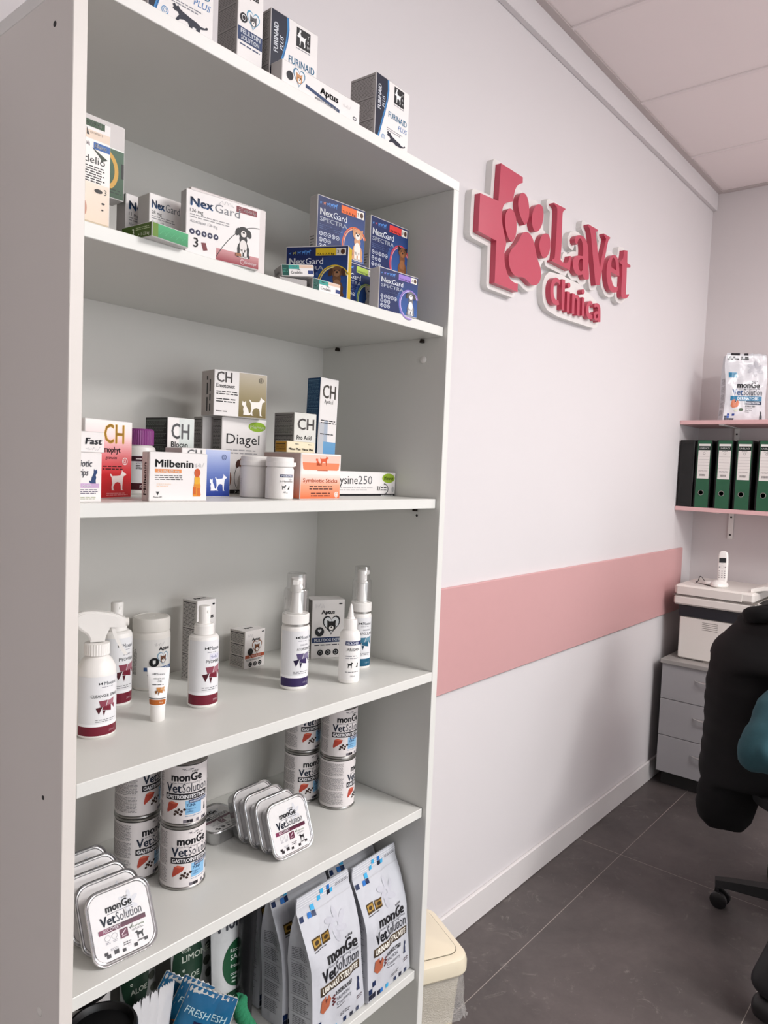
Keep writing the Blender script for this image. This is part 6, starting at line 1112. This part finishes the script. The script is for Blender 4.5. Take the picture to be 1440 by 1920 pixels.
g = G(); g.lathe([(.035, .06), (.038, .115), (.03, .13), (.027, .13), (.027, .28), (.018, .285), (.018, .4), (.06, .41), (.06, .425)], 28); g.build('gas_column', CHB, ch_)
g = G(); g.loft([[(a, b, .425) for a, b in superring(.40, .40, 40, 3.5)], [(a, b, .44) for a, b in superring(.46, .46, 40, 3.5)], [(a, b, .475) for a, b in superring(.48, .48, 40, 3.5)], [(a, b, .49) for a, b in superring(.42, .42, 40, 3.)]]); g.build('seat', CHF, ch_)
g = G(); rings = []
for z, w, t_ in ((.60, .24, .05), (.68, .28, .06), (.85, .29, .06), (.90, .24, .05), (.93, .16, .04)): rings.append([(a, .265 + b + .04 * (a / .2) ** 2 * -.6, z) for a, b in superring(w, t_, 36, 3.)])
g.loft(rings); g.build('backrest', CHF, ch_)
g = G(); g.tube(spline([(0, .02, .42), (0, .2, .43), (0, .30, .5), (0, .30, .66)]), .018, 10); g.build('back_support', CHB, ch_)
# jacket: hangs over the backrest, quilted body plus a loose sleeve
JB = M('black_quilted_fabric', (7, 7, 8), .85, spec=.25)
e_ = Vector((.642, -.766, 0)); n_ = Vector((.766, .642, 0)); P0 = Vector((2.2, -.235, 0))
jk = thing('jacket', 'black quilted jacket hung over the chair back', 'jacket', (2.24, -.27, .32))
def jloft(name, secs, wob, seed):
    rnd = random.Random(seed); g = G(); rings = []; n = 40
    for z, l, r, d_, off in secs:
        c = P0 + e_ * ((l + r) / 2) + n_ * off; ring = []
        for k in range(n):
            a = 2 * PI * k / n; f = 1 + wob * math.sin(5 * a + z * 9 + seed) + wob * .6 * math.sin(9 * a - z * 14); ring.append(c + e_ * ((r - l) / 2 * math.cos(a) * f) + n_ * (d_ * (1. if z < .47 else 1.75 if z < .86 else 2.5) * math.sin(a) * f) + Vector((0, 0, z + .006 * math.sin(3 * a + seed))) - Vector((2.24, -.27, .32)))
        rings.append(ring)
    g.loft(rings); o = g.build(name, JB, jk, smooth=180); return o
secs = []
key = [(.305, -.02, .03, .03, .0), (.318, -.062, .055, .06, 0), (.345, -.092, .078, .075, 0), (.387, -.099, .09, .08, 0), (.425, -.096, .1, .085, 0), (.48, -.078, .16, .095, .01), (.54, -0.068, .2, .1, .02), (.6, -0.064, .22, .1, .02), (.65, -0.061, .23, .105, .02), (.7, -0.066, .24, .1, .02), (.75, -0.067, .25, .1, .02), (.8, -0.067, .255, .1, .02), (.853, -.063, .26, .09, .02), (.918, -.030, .26, .08, .02), (.955, .006, .25, .07, .02), (.972, .020, .24, .065, .02), (1.0, .03, .22, .06, .02), (1.03, .07, .2, .055, .02), (1.05, .12, .18, .03, .02)]
for i in range(len(key) - 1):
    a, b = key[i], key[i + 1]; m = max(1, int((b[0] - a[0]) / .014))
    for q in range(m):
        t_ = q / m; z = a[0] + (b[0] - a[0]) * t_; puff = 1 + .035 * abs(math.sin(z * PI / .058)); l = a[1] + (b[1] - a[1]) * t_; r = a[2] + (b[2] - a[2]) * t_
        secs.append((z, l - .004 * abs(math.sin(z * PI / .058)), r, (a[3] + (b[3] - a[3]) * t_) * puff, a[4] + (b[4] - a[4]) * t_))
secs.append(key[-1]); jloft('jacket_body', secs, .012, 1)
jloft('sleeve', [(.36, .16, .2, .03, .0), (.38, .14, .22, .05, 0), (.45, .13, .25, .055, 0), (.6, .12, .25, .06, .0), (.8, .12, .24, .06, .0), (.95, .14, .22, .04, 0)], .03, 3)
g = G(); c0 = P0 + e_ * .14 + Vector((0, 0, 1.035)) - Vector((2.24, -.27, .32)); ringp = []
g.tube([c0 + e_ * (.1 * math.cos(2 * PI * k / 16)) + n_ * (.07 * math.sin(2 * PI * k / 16)) + Vector((0, 0, .01 * math.sin(4 * PI * k / 16))) for k in range(17)], .028, 10); g.build('collar', JB, jk, smooth=180)
# the seated person: one continuous body, clothes as children
def skinned(name, pts, edges, mat, parent=None, lvl=2, root=0):
    me = bpy.data.meshes.new(name); me.from_pydata([p[:3] for p in pts], edges, []); me.materials.append(mat)
    o = bpy.data.objects.new(name, me); COL.objects.link(o); m = o.modifiers.new('skin', 'SKIN'); m.use_smooth_shade = True
    for i, p in enumerate(pts):
        r = p[3]; me.skin_vertices[0].data[i].radius = r if isinstance(r, tuple) else (r, r)
        me.skin_vertices[0].data[i].use_root = (i == root)
    s_ = o.modifiers.new('sub', 'SUBSURF'); s_.levels = lvl; s_.render_levels = lvl
    if parent: o.parent = parent
    return o
SKIN_ = M('skin', (205, 160, 138), .5)
FW = Vector((.30, -.954, 0)); RT = Vector((-.954, -.30, 0)); UP = Vector((0, 0, 1)); PC = Vector((2.345, -.475, .56))
def B(f, r, u): return PC + FW * f + RT * r + UP * u
elb = Vector((1.900, -.360, .660)); sho = B(.02, .175, .45); wri = Vector((2.08, -.66, .74)); kn = Vector((1.88, -.66, .50)); ank = Vector((1.745, -.468, .09))
lsho = B(.02, -.175, .45); lelb = B(.05, -.27, .18); lwri = B(.27, -.2, .16); lkn = B(.43, -.12, -.02); lank = B(.40, -.13, -.45)
V = [tuple(PC) + (.12,), tuple(B(0, 0, .2)) + (.115,), tuple(B(.01, 0, .4)) + (.12,), tuple(B(.02, 0, .52)) + (.055,), tuple(B(.04, 0, .6)) + (.06,), tuple(B(.06, 0, .69)) + ((.078, .09),), tuple(B(.05, 0, .77)) + (.06,),
     tuple(sho) + (.055,), tuple(elb) + (.042,), tuple(wri) + (.028,), tuple(lsho) + (.055,), tuple(lelb) + (.042,), tuple(lwri) + (.028,),
     tuple(B(.02, .1, -.02)) + (.09,), tuple(kn) + (.05,), tuple(ank) + (.03,), tuple(B(.02, -.1, -.02)) + (.09,), tuple(lkn) + (.05,), tuple(lank) + (.03,)]
E_ = [(0, 1), (1, 2), (2, 3), (3, 4), (4, 5), (5, 6), (2, 7), (7, 8), (8, 9), (2, 10), (10, 11), (11, 12), (0, 13), (13, 14), (14, 15), (0, 16), (16, 17), (17, 18)]
def hand(wr, d, side):
    d = d.normalized(); lat = d.cross(UP).normalized() * side; b = len(V); palm = wr + d * .05; V.append(tuple(palm) + ((.03, .016),)); wi = 9 if side > 0 else 12; E_.append((wi, b))
    for i, (o_, L) in enumerate(((-.026, .07), (-.009, .08), (.009, .075), (.026, .06))):
        k = len(V); V.append(tuple(palm + lat * o_ + d * .035) + (.009,)); V.append(tuple(palm + lat * o_ * 1.1 + d * (.035 + L * .5) - UP * .008) + (.008,)); V.append(tuple(palm + lat * o_ * 1.1 + d * (.035 + L * .85) - UP * .03) + (.0065,)); E_.extend([(b, k), (k, k + 1), (k + 1, k + 2)])
    k = len(V); V.append(tuple(palm - lat * .04 + d * .0) + (.011,)); V.append(tuple(palm - lat * .05 + d * .035 - UP * .01) + (.009,)); E_.extend([(b, k), (k, k + 1)])
hand(wri, Vector((.2, -.9, -.1)), 1); hand(lwri, FW, -1)
person = skinned('person', V, E_, SKIN_, None, 2, 0)
tag(person, 'seated person in a teal sweatshirt, elbow showing at the right edge', 'person')
TEAL = M('teal_sweatshirt_fabric', (34, 72, 80), .9, noise=.1, nscale=60, bump=.15, bscale=120)
BLACKT = M('black_trouser_fabric', (20, 19, 22), .55, noise=.1, nscale=80)
def J(p, r): return tuple(p) + (r,)
mid1 = sho.lerp(elb, .5); f1 = elb.lerp(wri, .35); f2 = elb.lerp(wri, .7)
tp = [J(B(-.0, 0, .0), .155), J(B(0, 0, .2), .15), J(B(.0, 0, .38), .15), J(B(.02, 0, .5), .08), J(sho, .085), J(mid1, .09), J(elb, .082), J(f1, .08), J(f2, .06), J(wri, .04), J(lsho, .085), J(lelb, .07), J(lwri, .04)]
sw_ = skinned('sweatshirt', tp, [(0, 1), (1, 2), (2, 3), (2, 4), (4, 5), (5, 6), (6, 7), (7, 8), (8, 9), (2, 10), (10, 11), (11, 12)], TEAL, person, 3)
tx = bpy.data.textures.new('folds', 'CLOUDS'); tx.noise_scale = .09
dm = sw_.modifiers.new('folds', 'DISPLACE'); dm.texture = tx; dm.strength = .035; dm.mid_level = .5
calf = kn.lerp(ank, .45) + Vector((-.006, .012, 0))
lp_ = [J(B(0, 0, -.03), .14), J(B(.03, .1, -.03), .105), J(kn, .078), J(calf, .072), J(kn.lerp(ank, .75), .06), J(ank + Vector((0, 0, -.02)), .054), J(B(.03, -.1, -.03), .105), J(lkn, .078), J(lkn.lerp(lank, .4), .07), J(lank, .055)]
skinned('trousers', lp_, [(0, 1), (1, 2), (2, 3), (3, 4), (4, 5), (0, 6), (6, 7), (7, 8), (8, 9)], BLACKT, person, 2)
for an, d in ((ank, Vector((-.1, -.9, 0))), (lank, FW)):
    d = d.normalized(); q = Vector((an.x, an.y, 0)); skinned('shoe', [J(q + UP * .05 - d * .03, .04), J(q + UP * .04 + d * .08, (.04)), J(q + UP * .032 + d * .19, .03)], [(0, 1), (1, 2)], M('black_shoe', (22, 21, 22), .4), person, 2)
HAIR = M('dark_brown_hair', (48, 34, 28), .6, noise=.3, nscale=200)
g = G(); ax = [FW, RT, UP]
for cc_, rx, ry, rz in ((B(.022, 0, .735), .104, .098, .098), (B(-.015, 0, .66), .08, .09, .105), (B(-.05, 0, .56), .05, .06, .11)):
    rings = []
    for j in range(1, 14):
        t_ = PI * j / 14; rings.append([cc_ + FW * (rx * math.sin(t_) * math.cos(2 * PI * k / 24)) + RT * (ry * math.sin(t_) * math.sin(2 * PI * k / 24)) + UP * (-rz * math.cos(t_)) for k in range(24)])
    g.loft(rings)
g.build('hair', HAIR, person, smooth=180)
for sg in (-1, 1):
    g = G(); c = B(.135, .032 * sg, .70); g.lathe([(0, -.011), (.008, -.008), (.011, 0), (.008, .008), (0, .011)], 14, col=(240, 236, 232)); g.build('eye', M('eye_dark', (60, 44, 36), .2), person, c)
g = G(); c = B(.15, 0, .665); g.tube([B(.13, 0, .695), B(.155, 0, .672), B(.14, 0, .655)], [.007, .012, .008], 10); g.build('nose', SKIN_, person, smooth=180)
g = G(); g.tube([B(.128, -.024, .628), B(.142, 0, .625), B(.128, .024, .628)], [.003, .006, .003], 8); g.build('mouth', M('lips', (170, 96, 92), .45), person, smooth=180)
